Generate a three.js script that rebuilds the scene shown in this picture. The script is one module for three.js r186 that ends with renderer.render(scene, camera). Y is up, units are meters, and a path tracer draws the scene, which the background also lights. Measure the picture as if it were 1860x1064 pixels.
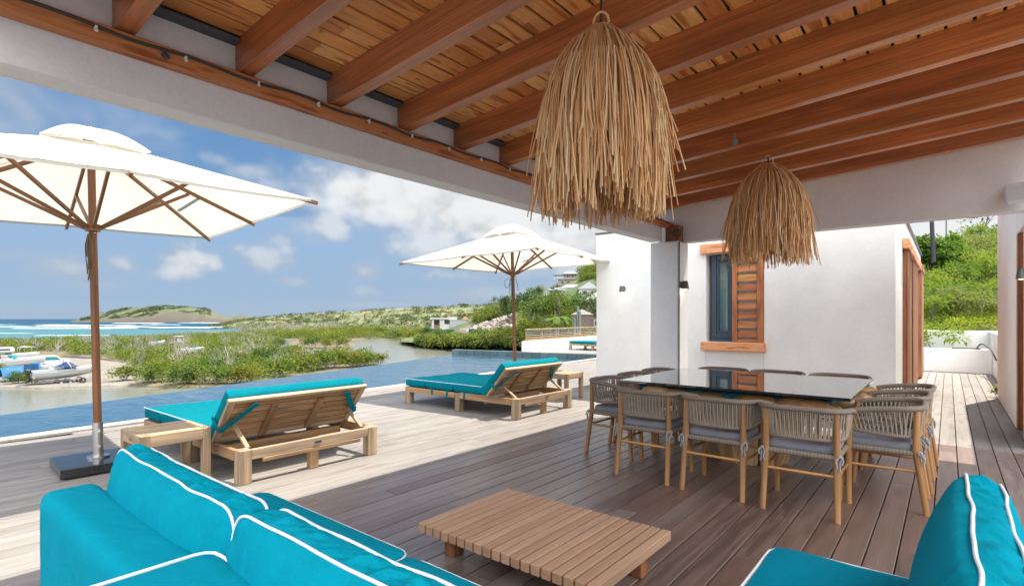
import * as THREE from 'three';
import { mergeGeometries } from 'three/addons/utils/BufferGeometryUtils.js';

// ---------- camera, sky, sun, exposure ----------
const EYE = 1.32, F = 968, HX = 930, HY = 579, YAW = Math.atan2(794, F);
const scene = new THREE.Scene();
const camera = new THREE.PerspectiveCamera(2 * Math.atan(532 / F) * 180 / Math.PI, 1860 / 1064, 0.05, 40000);
camera.position.set(0, EYE, 0);
camera.rotation.y = YAW;
camera.setViewOffset(1860, 1064, 0, 532 - HY, 1860, 1064);
camera.updateProjectionMatrix();
scene.add(camera);
const renderer = new THREE.WebGLRenderer({ antialias: true });
renderer.setSize(1024, 585);
renderer.toneMapping = THREE.LinearToneMapping;
renderer.toneMappingExposure = 3.55;
renderer.shadowMap.enabled = true;
const SUN = new THREE.Vector3(0.145, 1, -0.43).normalize();
const sun = new THREE.DirectionalLight(new THREE.Color(1, 0.925, 0.80), 2.6);
sun.position.copy(SUN).multiplyScalar(60);
sun.castShadow = true; sun.shadow.radius = 1;
sun.shadow.mapSize.set(4096, 4096);
Object.assign(sun.shadow.camera, { left: -30, right: 30, top: 30, bottom: -30, near: 1, far: 200 });
scene.add(sun, sun.target);

// ---------- random numbers and noise ----------
function rng(seed) { let s = seed >>> 0; return () => { s = (s + 0x6d2b79f5) | 0; let t = Math.imul(s ^ (s >>> 15), 1 | s); t = (t + Math.imul(t ^ (t >>> 7), 61 | t)) ^ t; return ((t ^ (t >>> 14)) >>> 0) / 4294967296; }; }
const R0 = rng(77);
const rr = (a, b, r = R0) => a + (b - a) * r();
const pick = (a, r = R0) => a[Math.floor(r() * a.length)];
function hash(x, y, s) { let h = Math.imul(x, 374761393) + Math.imul(y, 668265263) + Math.imul(s, 1274126177) | 0; h = Math.imul(h ^ (h >>> 13), 1274126177); return ((h ^ (h >>> 16)) >>> 0) / 4294967296; }
const mod = (a, n) => ((a % n) + n) % n;
function vn(x, y, px, py, s) {            // value noise, periodic in px, py lattice cells (0: not periodic)
  const xi = Math.floor(x), yi = Math.floor(y); let fx = x - xi, fy = y - yi;
  fx = fx * fx * (3 - 2 * fx); fy = fy * fy * (3 - 2 * fy);
  const x0 = px ? mod(xi, px) : xi, x1 = px ? mod(xi + 1, px) : xi + 1, y0 = py ? mod(yi, py) : yi, y1 = py ? mod(yi + 1, py) : yi + 1;
  const a = hash(x0, y0, s), b = hash(x1, y0, s), c = hash(x0, y1, s), d = hash(x1, y1, s);
  return a + (b - a) * fx + (c - a) * fy + (a - b - c + d) * fx * fy;
}
function fbm(x, y, px, py, s, oct = 4) { let v = 0, a = 0.5, n = 0; for (let i = 0; i < oct; i++) { v += a * vn(x, y, px, py, s + i * 17); n += a; a *= 0.5; x *= 2; y *= 2; px *= 2; py *= 2; } return v / n; }
const clamp = (x, a = 0, b = 1) => Math.min(b, Math.max(a, x));
const sstep = (a, b, x) => { const t = clamp((x - a) / (b - a)); return t * t * (3 - 2 * t); };
const mix = (a, b, t) => a + (b - a) * t;

// ---------- directions of the photograph's picture points ----------
const CA = Math.cos(YAW), SA = Math.sin(YAW);
function ray(px, py) { const x = (px - HX) / F, y = -(py - HY) / F; return new THREE.Vector3(x * CA - SA, y, -x * SA - CA); }
const atDepth = (px, py, d) => { const v = ray(px, py).multiplyScalar(d); v.y += EYE; return v; };
const onY = (px, py, Y) => { const v = ray(px, py); return atDepth(px, py, (Y - EYE) / v.y); };

// ---------- sky ----------
function cfbm(x, y, s, oct) { let v = 0, a = .5, n = 0; for (let i = 0; i < oct; i++) { v += a * vn(x, y, 0, 0, s + i * 13); n += a; a *= .52; const t = x * 1.62 - y * 1.18 + 3.7; y = x * 1.18 + y * 1.62 + 1.9; x = t; } return v / n; }
{
  const W = 2048, H = 1024, data = new Float32Array(W * H * 4), EXPO = renderer.toneMappingExposure;
  const blobs = [];   // heaps of cumulus: picture point, half-width, half-height (968 picture units per radian), strength
  const add = (px, py, w, h, k) => { const d = ray(px, py).normalize(); blobs.push([Math.atan2(d.z, d.x), Math.asin(d.y), w / F, h / F, k, Math.min(1, 75 / w)]); };
  add(336, 474, 56, 34, .80); add(318, 490, 44, 22, .75); add(212, 478, 36, 18, .60); add(122, 486, 48, 26, .55); add(45, 466, 36, 12, .25);
  add(592, 412, 52, 42, .72); add(650, 362, 74, 46, .85); add(482, 470, 60, 32, .60); add(672, 492, 46, 28, .5); add(668, 530, 40, 18, .35);
  add(392, 292, 36, 18, .55); add(445, 312, 54, 18, .5); add(505, 345, 44, 24, .45); add(508, 438, 26, 15, .45); add(530, 512, 30, 12, .35); add(150, 520, 60, 14, .25);
  add(740, 355, 230, 92, 1.45); add(900, 390, 260, 110, 1.35); add(1100, 420, 280, 140, 1.35); add(800, 440, 150, 56, .8); add(960, 480, 190, 56, .5); add(720, 330, 100, 46, .7); add(880, 535, 170, 24, .4); add(600, 345, 48, 24, .6); add(690, 555, 220, 14, .28); add(820, 500, 90, 20, .42);
  add(1750, 400, 420, 210, 1.2); add(1400, 340, 330, 180, 1.1);
  const lin = (r, g, b) => [r, g, b].map((c) => Math.pow(c / 255, 2.2));
  const stops = [[0, lin(162, 184, 206)], [.03, lin(150, 178, 208)], [.10, lin(134, 170, 208)], [.20, lin(104, 148, 198)], [.34, lin(74, 118, 178)], [1, lin(34, 74, 140)]];
  for (let j = 0; j < H; j++) {
    const el = ((j + .5) / H - .5) * Math.PI, e = clamp(el / (Math.PI / 2));
    let q = 0; while (q < stops.length - 2 && stops[q + 1][0] < e) q++;
    const t = mix3a(stops[q][1], stops[q + 1][1], clamp((e - stops[q][0]) / (stops[q + 1][0] - stops[q][0])));
    for (let i = 0; i < W; i++) {
      const az = ((i + .5) / W - .5) * 2 * Math.PI, o = (j * W + i) * 4;
      let c;
      if (el > -.02) {
        const k = Math.max(Math.sin(el), .05) + .14, px = Math.cos(el) * Math.cos(az) / k, pz = Math.cos(el) * Math.sin(az) / k, land = .5 + .5 * Math.cos(az - .75);   // land: 1 inland, the side of the added bright cloud; 0 out at sea
        const wx = cfbm(px * .8 + 4, pz * .8, 5, 3), n = cfbm(px * .9 + wx * 1.2, pz * .9 + 3 + wx, 31, 6);
        let cover = sstep(.50, .78, n + .40 * (land - .34)) * mix(sstep(.10, .30, el), sstep(-.02, .10, el), sstep(.35, .6, land)), shade = cfbm(px * 1.3 + 20, pz * 1.3, 47, 4);
        const edge = cfbm(az * 26 + 50, el * 34, 61, 6), fine = cfbm(az * 70, el * 90, 91, 4);
        let heap = 0, lit = 0;
        for (const b of blobs) {
          let da = az - b[0]; if (da > Math.PI) da -= 2 * Math.PI; if (da < -Math.PI) da += 2 * Math.PI;
          const x = da / b[2], y = (el - b[1]) / b[3]; if (x * x > 5 || y * y > 5) continue;
          const yb = y < 0 ? y * 1.3 : y, m = 1 - Math.sqrt(x * x + yb * yb), h = b[4] * sstep(-.15, .95, m + (edge - .5) * 1.5 * b[5] + (fine - .5) * .4 * b[5]);
          if (h > heap) { heap = h; lit = clamp(mix(.80, .62, b[5]) + .35 * y * b[5] + .9 * (edge - .5)); }
        }
        if (heap > cover * .6) shade = mix(shade, lit, clamp(heap * 1.2));
        cover = clamp(Math.max(cover, heap) * .95);
        const up = 1 + 5.0 * sstep(.30, .70, land) * sstep(-.02, .35, el) + 1.6 * sstep(.30, .7, el), cl = mix(.56, .90, sstep(.2, .85, shade)) * up;  // unseen cloud behind the camera, added and brightened to fill the shaded terrace
        c = [0, 1, 2].map((z) => mix(t[z], cl * [.965, .985, 1.0][z], cover * sstep(-.01, .04, el)));
      } else c = [.42, .50, .56];
      data[o] = c[0] / EXPO; data[o + 1] = c[1] / EXPO; data[o + 2] = c[2] / EXPO; data[o + 3] = 1;
    }
  }
  const tex = new THREE.DataTexture(data, W, H, THREE.RGBAFormat, THREE.FloatType);
  tex.mapping = THREE.EquirectangularReflectionMapping; tex.magFilter = tex.minFilter = THREE.LinearFilter; tex.needsUpdate = true;
  scene.background = tex; scene.environment = tex;
}
function mix3a(a, b, t) { return [0, 1, 2].map((k) => mix(a[k], b[k], t)); }

// ---------- textures ----------
function texture(w, h, fn, srgb = true) {
  const d = new Uint8Array(w * h * 4);
  for (let y = 0; y < h; y++) for (let x = 0; x < w; x++) { const c = fn(x / w, y / h), o = (y * w + x) * 4; for (let k = 0; k < 3; k++) d[o + k] = clamp(typeof c === 'number' ? c : c[k]) * 255; d[o + 3] = 255; }
  const t = new THREE.DataTexture(d, w, h); t.wrapS = t.wrapT = THREE.RepeatWrapping; t.magFilter = THREE.LinearFilter; t.minFilter = THREE.LinearMipmapLinearFilter; t.generateMipmaps = true; t.colorSpace = srgb ? THREE.SRGBColorSpace : THREE.NoColorSpace; t.needsUpdate = true;
  return t;
}
// wood: u along the grain, one tile is 2 m long and 0.5 m wide
const woodValue = (u, v, s, rings, streak) => {
  const w = fbm(u * 3, v * 4, 3, 4, s, 3), r = Math.sin((v * rings + w * rings * .5) * Math.PI * 2);
  const fine = fbm(u * 8, v * 96, 8, 96, s + 3, 4), broad = fbm(u * 2, v * 10, 2, 10, s + 9, 3);
  return .80 + .07 * r + streak * (fine - .5) + .26 * (broad - .5);
};
const T = {};
T.teak = texture(1024, 512, (u, v) => { const k = woodValue(u, v, 11, 4, .26); return [k, k * .985, k * .96]; });
T.fine = texture(1024, 512, (u, v) => { const k = .82 + .34 * (fbm(u * 7, v * 72, 7, 72, 211, 4) - .5) + .30 * (fbm(u * 3, v * 7, 3, 7, 215, 4) - .5) ; return [k, k * .99, k * .98]; });
T.cedar = texture(1024, 512, (u, v) => {
  const wr = fbm(u * 4, v * 6, 4, 6, 29, 3), k = .90 + .20 * (fbm(u * 2, v * 5, 2, 5, 33, 3) - .5) + .12 * (fbm(u * 8, v * 80, 8, 80, 36, 3) - .5) + .035 * Math.sin((v * 20 + wr * 7) * 6.283), f = sstep(.60, .8, fbm(u * 7, v * 12, 7, 12, 71, 3)), kn = sstep(.93, .98, vn(u * 14, v * 14, 14, 14, 90));
  return [k * (1 - .22 * f - .4 * kn) + .06, k * (1 - .34 * f - .5 * kn) + .03, k * (1 - .42 * f - .5 * kn)];
});
T.deck = texture(1024, 512, (u, v) => { const k = .82 + .17 * (fbm(u * 8, v * 96, 8, 96, 40, 4) - .5) + .15 * (fbm(u * 2, v * 10, 2, 10, 46, 3) - .5), st = sstep(.5, .75, fbm(u * 5, v * 6, 5, 6, 83, 4)); return [k * (1 - .10 * st) + .06, k * (1 - .12 * st) + .055, k * (1 - .12 * st) + .055]; });
T.deckWorn = texture(1024, 512, (u, v) => {   // salt-white scuffs worn into the boards
  const k = woodValue(u, v, 37, 5, .36), a = sstep(.60, .74, fbm(u * 5, v * 3, 5, 3, 131, 3)), b = sstep(.52, .66, fbm(u * 40 + 2 * fbm(u * 9, v * 9, 9, 9, 4, 2), v * 44, 40, 44, 137, 4)), m = a * b * .75;
  return [mix(k, 1.25, m), mix(k, 1.24, m), mix(k, 1.25, m)];
});
T.plaster = texture(512, 512, (u, v) => .93 + .07 * fbm(u * 6, v * 6, 6, 6, 7, 5) + .03 * (vn(u * 160, v * 160, 160, 160, 8) - .5));
T.plasterBump = texture(512, 512, (u, v) => fbm(u * 70, v * 70, 70, 70, 15, 3), false);
T.weave = texture(512, 512, (u, v) => .94 + .08 * (vn(u * 256, v * 256, 256, 256, 3) - .5) + .07 * (fbm(u * 9, v * 9, 9, 9, 19, 4) - .5));
T.weaveBump = texture(512, 512, (u, v) => .5 + .25 * Math.sin(u * 2 * Math.PI * 128) + .25 * Math.sin(v * 2 * Math.PI * 128), false);
T.granite = texture(512, 512, (u, v) => { const a = vn(u * 170, v * 170, 170, 170, 4), b = vn(u * 90, v * 90, 90, 90, 5); return .35 + .5 * a * b + (a > .85 ? .35 : 0); });
T.tile = texture(512, 512, (u, v) => { const x = Math.floor(u * 16), y = Math.floor(v * 16), j = (u * 16 % 1 < .06 || v * 16 % 1 < .06) ? .6 : 1; return (.7 + .3 * hash(x, y, 6)) * j; });
T.rope = texture(256, 64, (u, v) => .78 + .2 * Math.abs(Math.sin(u * Math.PI * 48)) + .06 * (vn(u * 200, v * 60, 200, 60, 2) - .5));
T.sand = texture(512, 512, (u, v) => .82 + .2 * (fbm(u * 12, v * 12, 12, 12, 41, 5) - .5) + .12 * (vn(u * 120, v * 120, 120, 120, 43) - .5));
T.ripple = texture(512, 512, (u, v) => { const a = fbm(u * 4, v * 4, 4, 4, 57, 3), b = fbm(u * 5, v * 5, 5, 5, 59, 3); return fbm(u * 9 + 2.4 * a, v * 17 + 2.4 * b, 9, 17, 51, 4); }, false);
T.cloth = texture(512, 512, (u, v) => { const a = fbm(u * 4, v * 4, 4, 4, 241, 3), b = fbm(u * 7 + 3 * a, v * 7, 7, 7, 243, 4); return .8 * Math.abs(b - .5) * 2 * .6 + .25 * b + .1 * Math.sin(u * 2 * Math.PI * 160) * Math.sin(v * 2 * Math.PI * 160); }, false);
T.plain = texture(1024, 512, (u, v) => { const k = .86 + .16 * (fbm(u * 8, v * 90, 8, 90, 251, 4) - .5) + .08 * (fbm(u * 3, v * 8, 3, 8, 255, 3) - .5); return [k, k * .99, k * .98]; });
const rep = (t, x, y) => { const c = t.clone(); c.repeat.set(x, y); c.needsUpdate = true; return c; };

// ---------- materials ----------
const lc = (r, g, b) => new THREE.Color().setRGB(r, g, b);
const std = (color, rough, more = {}) => new THREE.MeshStandardMaterial({ color, roughness: rough, ...more });
const wood = (t, color, rough = .62, more = {}) => std(color, rough, { map: t, bumpMap: t, bumpScale: .0012, ...more });
const gloss = (t, color, rough) => new THREE.MeshPhysicalMaterial({ color, roughness: rough, ior: 1.75, map: t, bumpMap: t, bumpScale: .001 });
const woodT = { teak: rep(T.teak, .5, 2), cedar: rep(T.cedar, .5, 2), deck: rep(T.deck, .5, 2), worn: rep(T.deckWorn, .5, 2), fine: rep(T.fine, .5, 2), plain: rep(T.plain, .5, 2) };
const M = {
  teak: [[.48, .285, .14], [.54, .33, .17], [.42, .24, .11]].map((c) => wood(woodT.teak, lc(...c), .6)),
  pale: [[.49, .355, .235], [.53, .39, .265], [.44, .31, .20]].map((c) => wood(woodT.teak, lc(...c), .65)),
  coffee: [[.60, .37, .235], [.64, .41, .265], [.56, .335, .205], [.62, .39, .25]].map((c) => wood(woodT.plain, lc(...c), .62)),
  chair: wood(woodT.teak, lc(.56, .285, .11), .5),
  umbrella: wood(woodT.fine, lc(.34, .135, .045), .4),
  ceiling: [[.88, .43, .15], [.76, .33, .10], [.93, .52, .20], [.68, .27, .08], [.84, .39, .125], [.92, .46, .16]].map((c) => wood(woodT.cedar, lc(...c), .55)),
  rafter: [[.70, .235, .080], [.78, .285, .105], [.58, .18, .06], [.74, .255, .08], [.64, .225, .09]].map((c) => new THREE.MeshPhysicalMaterial({ color: lc(...c), roughness: .34, ior: 1.6, map: woodT.fine, bumpMap: woodT.fine, bumpScale: .001 })),
  ledger: wood(woodT.cedar, lc(.58, .22, .075), .5),
  shutter: [[.60, .215, .08], [.66, .25, .09], [.55, .185, .07], [.74, .34, .09]].map((c) => wood(woodT.teak, lc(...c), .5)),
  timber: wood(woodT.cedar, lc(.78, .38, .19), .6),
  door: [[.48, .19, .08], [.52, .22, .10], [.42, .16, .065]].map((c) => wood(woodT.teak, lc(...c), .55)),
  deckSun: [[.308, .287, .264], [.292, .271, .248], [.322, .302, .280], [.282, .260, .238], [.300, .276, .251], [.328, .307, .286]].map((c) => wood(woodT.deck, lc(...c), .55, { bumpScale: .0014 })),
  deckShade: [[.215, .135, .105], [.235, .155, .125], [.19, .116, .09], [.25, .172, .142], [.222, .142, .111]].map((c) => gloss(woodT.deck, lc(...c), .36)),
  deckSheen: [[.285, .22, .192], [.315, .252, .224], [.26, .196, .168]].map((c) => gloss(woodT.deck, lc(...c), .36)),
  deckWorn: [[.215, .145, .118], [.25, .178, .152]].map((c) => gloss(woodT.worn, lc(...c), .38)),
  white: std(lc(.86, .845, .82), .9, { map: rep(T.plaster, .5, .5), bumpMap: rep(T.plasterBump, 1, 1), bumpScale: .0007 }),
  beam: std(lc(.80, .755, .735), .9, { map: rep(T.plaster, .5, .5), bumpMap: rep(T.plasterBump, 1, 1), bumpScale: .0007 }),
  membrane: std(lc(.09, .095, .105), .8),
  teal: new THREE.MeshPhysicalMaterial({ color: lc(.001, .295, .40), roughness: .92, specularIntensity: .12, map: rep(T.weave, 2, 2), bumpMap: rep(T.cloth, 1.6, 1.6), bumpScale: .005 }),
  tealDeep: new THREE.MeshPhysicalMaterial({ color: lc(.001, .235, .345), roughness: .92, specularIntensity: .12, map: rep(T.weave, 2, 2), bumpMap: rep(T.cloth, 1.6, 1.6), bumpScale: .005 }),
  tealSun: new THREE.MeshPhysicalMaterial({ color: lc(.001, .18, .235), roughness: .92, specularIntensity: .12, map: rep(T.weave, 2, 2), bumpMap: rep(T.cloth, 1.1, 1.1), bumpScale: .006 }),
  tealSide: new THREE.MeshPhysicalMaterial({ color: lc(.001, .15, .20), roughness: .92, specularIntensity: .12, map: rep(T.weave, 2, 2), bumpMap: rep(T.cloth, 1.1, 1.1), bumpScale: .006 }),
  piping: std(lc(.72, .76, .80), .8),
  canvas: new THREE.MeshPhysicalMaterial({ color: lc(.68, .645, .56), roughness: 1, transmission: .54, thickness: 0, map: rep(T.weave, 1, 1), side: THREE.DoubleSide }),
  granite: std(lc(.10, .105, .115), .12, { map: rep(T.granite, 3, 3) }),
  graniteRough: std(lc(.14, .14, .145), .6, { map: rep(T.granite, 3, 3) }),
  steel: std(lc(.62, .61, .59), .28, { metalness: 1 }),
  darkMetal: std(lc(.035, .04, .045), .5),
  greyMetal: std(lc(.10, .105, .11), .45),
  glassTop: new THREE.MeshPhysicalMaterial({ color: lc(.008, .014, .022), roughness: .02, ior: 2.0, clearcoat: 1, clearcoatRoughness: .01 }),
  rope: std(lc(.27, .215, .165), .85, { map: rep(T.rope, 1, 1) }),
  ropeLight: std(lc(.32, .26, .20), .85),
  seatGrey: std(lc(.225, .225, .26), .9, { map: rep(T.weave, 3, 3) }),
  ribbon: std(lc(.30, .31, .34), .9),
  cord: std(lc(.05, .045, .04), .7),
  twine: std(lc(.15, .105, .07), .9),
  cane: [[.82, .43, .18], [.90, .54, .26], [.66, .32, .115], [.95, .66, .37]].map((c) => std(lc(...c), .7)),
  frame: std(lc(.035, .06, .09), .4),
  pane: new THREE.MeshPhysicalMaterial({ color: lc(.80, .90, .90), roughness: .02, transmission: 1, thickness: 0, ior: 1.5 }),
  blind: std(lc(.40, .47, .46), .9),
  stone: std(lc(.42, .38, .36), .9, { map: rep(T.sand, .3, .3) }),
};
function tag(o, label, category, group, kind) { o.userData.label = label; if (category) o.userData.category = category; if (group) o.userData.group = group; if (kind) o.userData.kind = kind; return o; }
const used = new Map();
function numbered(name) { const n = used.get(name) ?? 0; used.set(name, n + 1); return n ? name + '_' + String(n).padStart(3, '0') : name; }
function thing(name, label, category, [x, y, z] = [0, 0, 0], turn = 0, group) { const o = new THREE.Group(); o.name = numbered(name); o.position.set(x, y, z); o.rotation.y = turn; tag(o, label, category, group); scene.add(o); return o; }
function copy(src, label, [x, y, z], turn = 0, s = 1) { const c = src.clone(); c.name = numbered(src.name.replace(/_\d+$/, '')); c.position.set(x, y, z); c.rotation.y = turn; c.scale.setScalar(s); c.userData = { ...src.userData, label: label ?? src.userData.label }; scene.add(c); return c; }
function structure(name, geos, mat, parent = scene) { const m = part(name, geos, mat, parent); if (parent === scene) { m.userData.kind = 'structure'; m.name = numbered(name); } return m; }
function part(name, geos, mat, parent) {
  const list = (Array.isArray(geos) ? geos : [geos]).map((g) => (g.index ? g.toNonIndexed() : g));
  const g = list.length > 1 ? mergeGeometries(list.map((q) => { for (const k of Object.keys(q.attributes)) if (!['position', 'normal', 'uv'].includes(k)) q.deleteAttribute(k); return q; })) : list[0];
  const m = new THREE.Mesh(g, mat); m.name = name; m.castShadow = m.receiveShadow = true; parent.add(m); return m;
}

// ---------- shapes ----------
const V = (x, y, z) => new THREE.Vector3(x, y, z);
// a box with chamfered edges; uv in metres, u along the longest side (the grain)
function cbox(sx, sy, sz, b = .004, o = {}) {
  const h = [sx / 2, sy / 2, sz / 2]; b = Math.min(b, h[0] * .9, h[1] * .9, h[2] * .9);
  const grain = o.grain ?? (sx >= sy && sx >= sz ? 0 : sy >= sz ? 1 : 2), uo = o.uo ?? R0() * 2, vo = o.vo ?? R0() * 2;
  const pos = [], nor = [], uv = [];
  const vert = (s, k) => [0, 1, 2].map((i) => s[i] * (i === k ? h[i] : h[i] - b));
  const poly = (pts, face) => {
    const a = V(...pts[0]), n = V(...pts[1]).sub(a).cross(V(...pts[2]).sub(a)).normalize(), c = pts.reduce((q, p) => q.add(V(...p)), V(0, 0, 0));
    if (n.dot(c) < 0) { pts = pts.slice().reverse(); n.negate(); }
    const rest = [0, 1, 2].filter((i) => i !== face), U = rest.includes(grain) ? grain : rest[0], W = rest.find((i) => i !== U);
    for (let i = 1; i + 1 < pts.length; i++) for (const p of [pts[0], pts[i], pts[i + 1]]) { pos.push(...p); nor.push(n.x, n.y, n.z); uv.push(p[U] + uo, p[W] + p[face] * .3 + vo); }
  };
  const S = [-1, 1];
  for (let k = 0; k < 3; k++) { const [i, j] = [0, 1, 2].filter((q) => q !== k); for (const s of S) { const q = (a, c) => { const t = [0, 0, 0]; t[k] = s; t[i] = a; t[j] = c; return vert(t, k); }; poly([q(-1, -1), q(1, -1), q(1, 1), q(-1, 1)], k); } }
  if (b > 0) {
    for (let k = 0; k < 3; k++) { const [i, j] = [0, 1, 2].filter((q) => q !== k); for (const a of S) for (const c of S) { const t = (e) => { const q = [0, 0, 0]; q[k] = e; q[i] = a; q[j] = c; return q; }; poly([vert(t(-1), i), vert(t(1), i), vert(t(1), j), vert(t(-1), j)], i); } }
    for (const a of S) for (const c of S) for (const d of S) poly([0, 1, 2].map((k) => vert([a, c, d], k)), 0);
  }
  const g = new THREE.BufferGeometry();
  g.setAttribute('position', new THREE.Float32BufferAttribute(pos, 3)); g.setAttribute('normal', new THREE.Float32BufferAttribute(nor, 3)); g.setAttribute('uv', new THREE.Float32BufferAttribute(uv, 2));
  return g;
}
// a box given by its ranges
const span = (x0, x1, y0, y1, z0, z1, b = .004, o) => cbox(Math.abs(x1 - x0), Math.abs(y1 - y0), Math.abs(z1 - z0), b, o).translate((x0 + x1) / 2, (y0 + y1) / 2, (z0 + z1) / 2);
function rod(p, q, r0, r1 = r0, n = 10) {
  const d = q.clone().sub(p), L = d.length(), g = new THREE.CylinderGeometry(r1, r0, L, n, 1), uv = g.attributes.uv, off = R0();
  for (let i = 0; i < uv.count; i++) uv.setXY(i, uv.getY(i) * L + off, uv.getX(i) * r0 * 6.28 + off);
  g.applyQuaternion(new THREE.Quaternion().setFromUnitVectors(V(0, 1, 0), d.normalize())).translate((p.x + q.x) / 2, (p.y + q.y) / 2, (p.z + q.z) / 2);
  return g;
}
// a square bar between two points
function bar(p, q, w, h, b = .003) { const d = q.clone().sub(p), L = d.length(), g = cbox(w, h, L, b); const m = new THREE.Matrix4().lookAt(q, p, V(0, 1, 0)); g.applyMatrix4(m).translate((p.x + q.x) / 2, (p.y + q.y) / 2, (p.z + q.z) / 2); return g; }
const tube = (pts, r, seg = pts.length * 4, n = 6, closed = false) => new THREE.TubeGeometry(new THREE.CatmullRomCurve3(pts, closed, 'centripetal'), seg, r, n, closed);
// a surface of rows of points
function grid(nu, nv, fn, uvs = 1) {
  const p = [], uv = [], ix = [];
  for (let j = 0; j <= nv; j++) for (let i = 0; i <= nu; i++) { const q = fn(i / nu, j / nv); p.push(q.x, q.y, q.z); uv.push(i / nu * uvs, j / nv * uvs); }
  for (let j = 0; j < nv; j++) for (let i = 0; i < nu; i++) { const a = j * (nu + 1) + i, b = a + 1, c = a + nu + 1, d = c + 1; ix.push(a, b, d, a, d, c); }
  const g = new THREE.BufferGeometry(); g.setAttribute('position', new THREE.Float32BufferAttribute(p, 3)); g.setAttribute('uv', new THREE.Float32BufferAttribute(uv, 2)); g.setIndex(ix); g.computeVertexNormals(); return g;
}
// a stuffed cushion: L along x, H along y, D along z; both D faces bulge, the band between them puckers
function cushion(L, H, D, o = {}) {
  const { bulge = .05, rad = .07, pucker = .006, seed = 1, n = 44, sag = 0 } = o, m = Math.max(10, Math.round(n * H / L)), q = o.q ?? 8;
  const box = new THREE.BoxGeometry(2, 2, 2, n, m, q); const P = box.attributes.position, uv = box.attributes.uv;
  for (let i = 0; i < P.count; i++) {
    let u = P.getX(i), v = P.getY(i), w = P.getZ(i);
    // rounded rectangle in plan
    let x = u * L / 2, y = v * H / 2; const ax = Math.abs(x) - (L / 2 - rad), ay = Math.abs(y) - (H / 2 - rad);
    if (ax > 0 && ay > 0) { const mx = Math.max(ax, ay), l = Math.hypot(ax, ay), k = mx / l; x = Math.sign(x) * (L / 2 - rad + ax * k); y = Math.sign(y) * (H / 2 - rad + ay * k); }
    const fu = 1 - Math.pow(Math.abs(u), 2.6), fv = 1 - Math.pow(Math.abs(v), 2.4), dome = Math.pow(Math.max(0, fu * fv), .55);
    const onFace = Math.abs(w) > .999;
    let z = w * D / 2;
    const s = P.getX(i) * L / 2, t = P.getY(i) * H / 2;
    if (onFace) {
      const e = Math.pow(1 - dome, 2), long = fbm(s * 26 + 9, t * 5, 0, 0, seed + 3, 3) - .5, cross = fbm(s * 5, t * 26, 0, 0, seed + 4, 3) - .5;
      z = Math.sign(w) * (D / 2 + bulge * dome + pucker * 1.3 * (Math.abs(v) > Math.abs(u) ? long : cross) * sstep(0, .25, dome) * e * 2 + .008 * (fbm(s * 4, t * 4, 0, 0, seed, 3) - .5) * dome);
    } else {
      const along = Math.abs(v) > .999 ? s : t, wob = .7 * (fbm(along * 27, w * .45 + 5, 0, 0, seed + 8, 2) - .5) + .45 * (fbm(along * 55 + w * 3, w * .7 + 9, 0, 0, seed + 9, 2) - .5), k = (1 - w * w);
      const out = k * (.012 + pucker * 4.6 * wob); const l = Math.hypot(Math.abs(v) > .999 ? 0 : u, Math.abs(v) > .999 ? v : 0) || 1;
      if (Math.abs(v) > .999) y += Math.sign(v) * out; else x += Math.sign(u) * out;
    }
    if (sag) y -= sag * (1 - u * u) * (v > 0 ? v : 0);
    P.setXYZ(i, x, y, z); uv.setXY(i, s + w * .1, t + w * .1);
  }
  box.computeVertexNormals(); return box;
}
// the welt round one face of such a cushion
function welt(L, H, z, rad, r, seed = 1, sag = 0) {
  const pts = [], a = L / 2, b = H / 2, N = 8;
  const line = (x0, y0, x1, y1, n) => { for (let i = 1; i < n; i++) pts.push([mix(x0, x1, i / n), mix(y0, y1, i / n)]); };
  const arc = (cx, cy, t0) => { for (let i = 0; i <= 4; i++) { const t = t0 + i / 4 * Math.PI / 2; pts.push([cx + rad * Math.cos(t), cy + rad * Math.sin(t)]); } };
  arc(a - rad, b - rad, 0); line(a - rad, b, -a + rad, b, Math.round(L * 22)); arc(-a + rad, b - rad, Math.PI / 2); line(-a, b - rad, -a, -b + rad, N); arc(-a + rad, -b + rad, Math.PI); line(-a + rad, -b, a - rad, -b, Math.round(L * 12)); arc(a - rad, -b + rad, Math.PI * 1.5); line(a, -b + rad, a, b - rad, N);
  return tube(pts.map(([x, y], i) => V(x + .003 * (hash(i, 2, seed) - .5), y + .005 * (vn(i * .3, 3, 0, 0, seed) - .5) - (y > 0 ? sag * (1 - (x / a) ** 2) : 0), z + .010 * (vn(i * .28, 7, 0, 0, seed) - .5))), r, pts.length * 3, 6, true);
}
const setM = (g, pos, rot = [0, 0, 0]) => g.applyMatrix4(new THREE.Matrix4().compose(V(...pos), new THREE.Quaternion().setFromEuler(new THREE.Euler(...rot)), V(1, 1, 1)));

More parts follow.
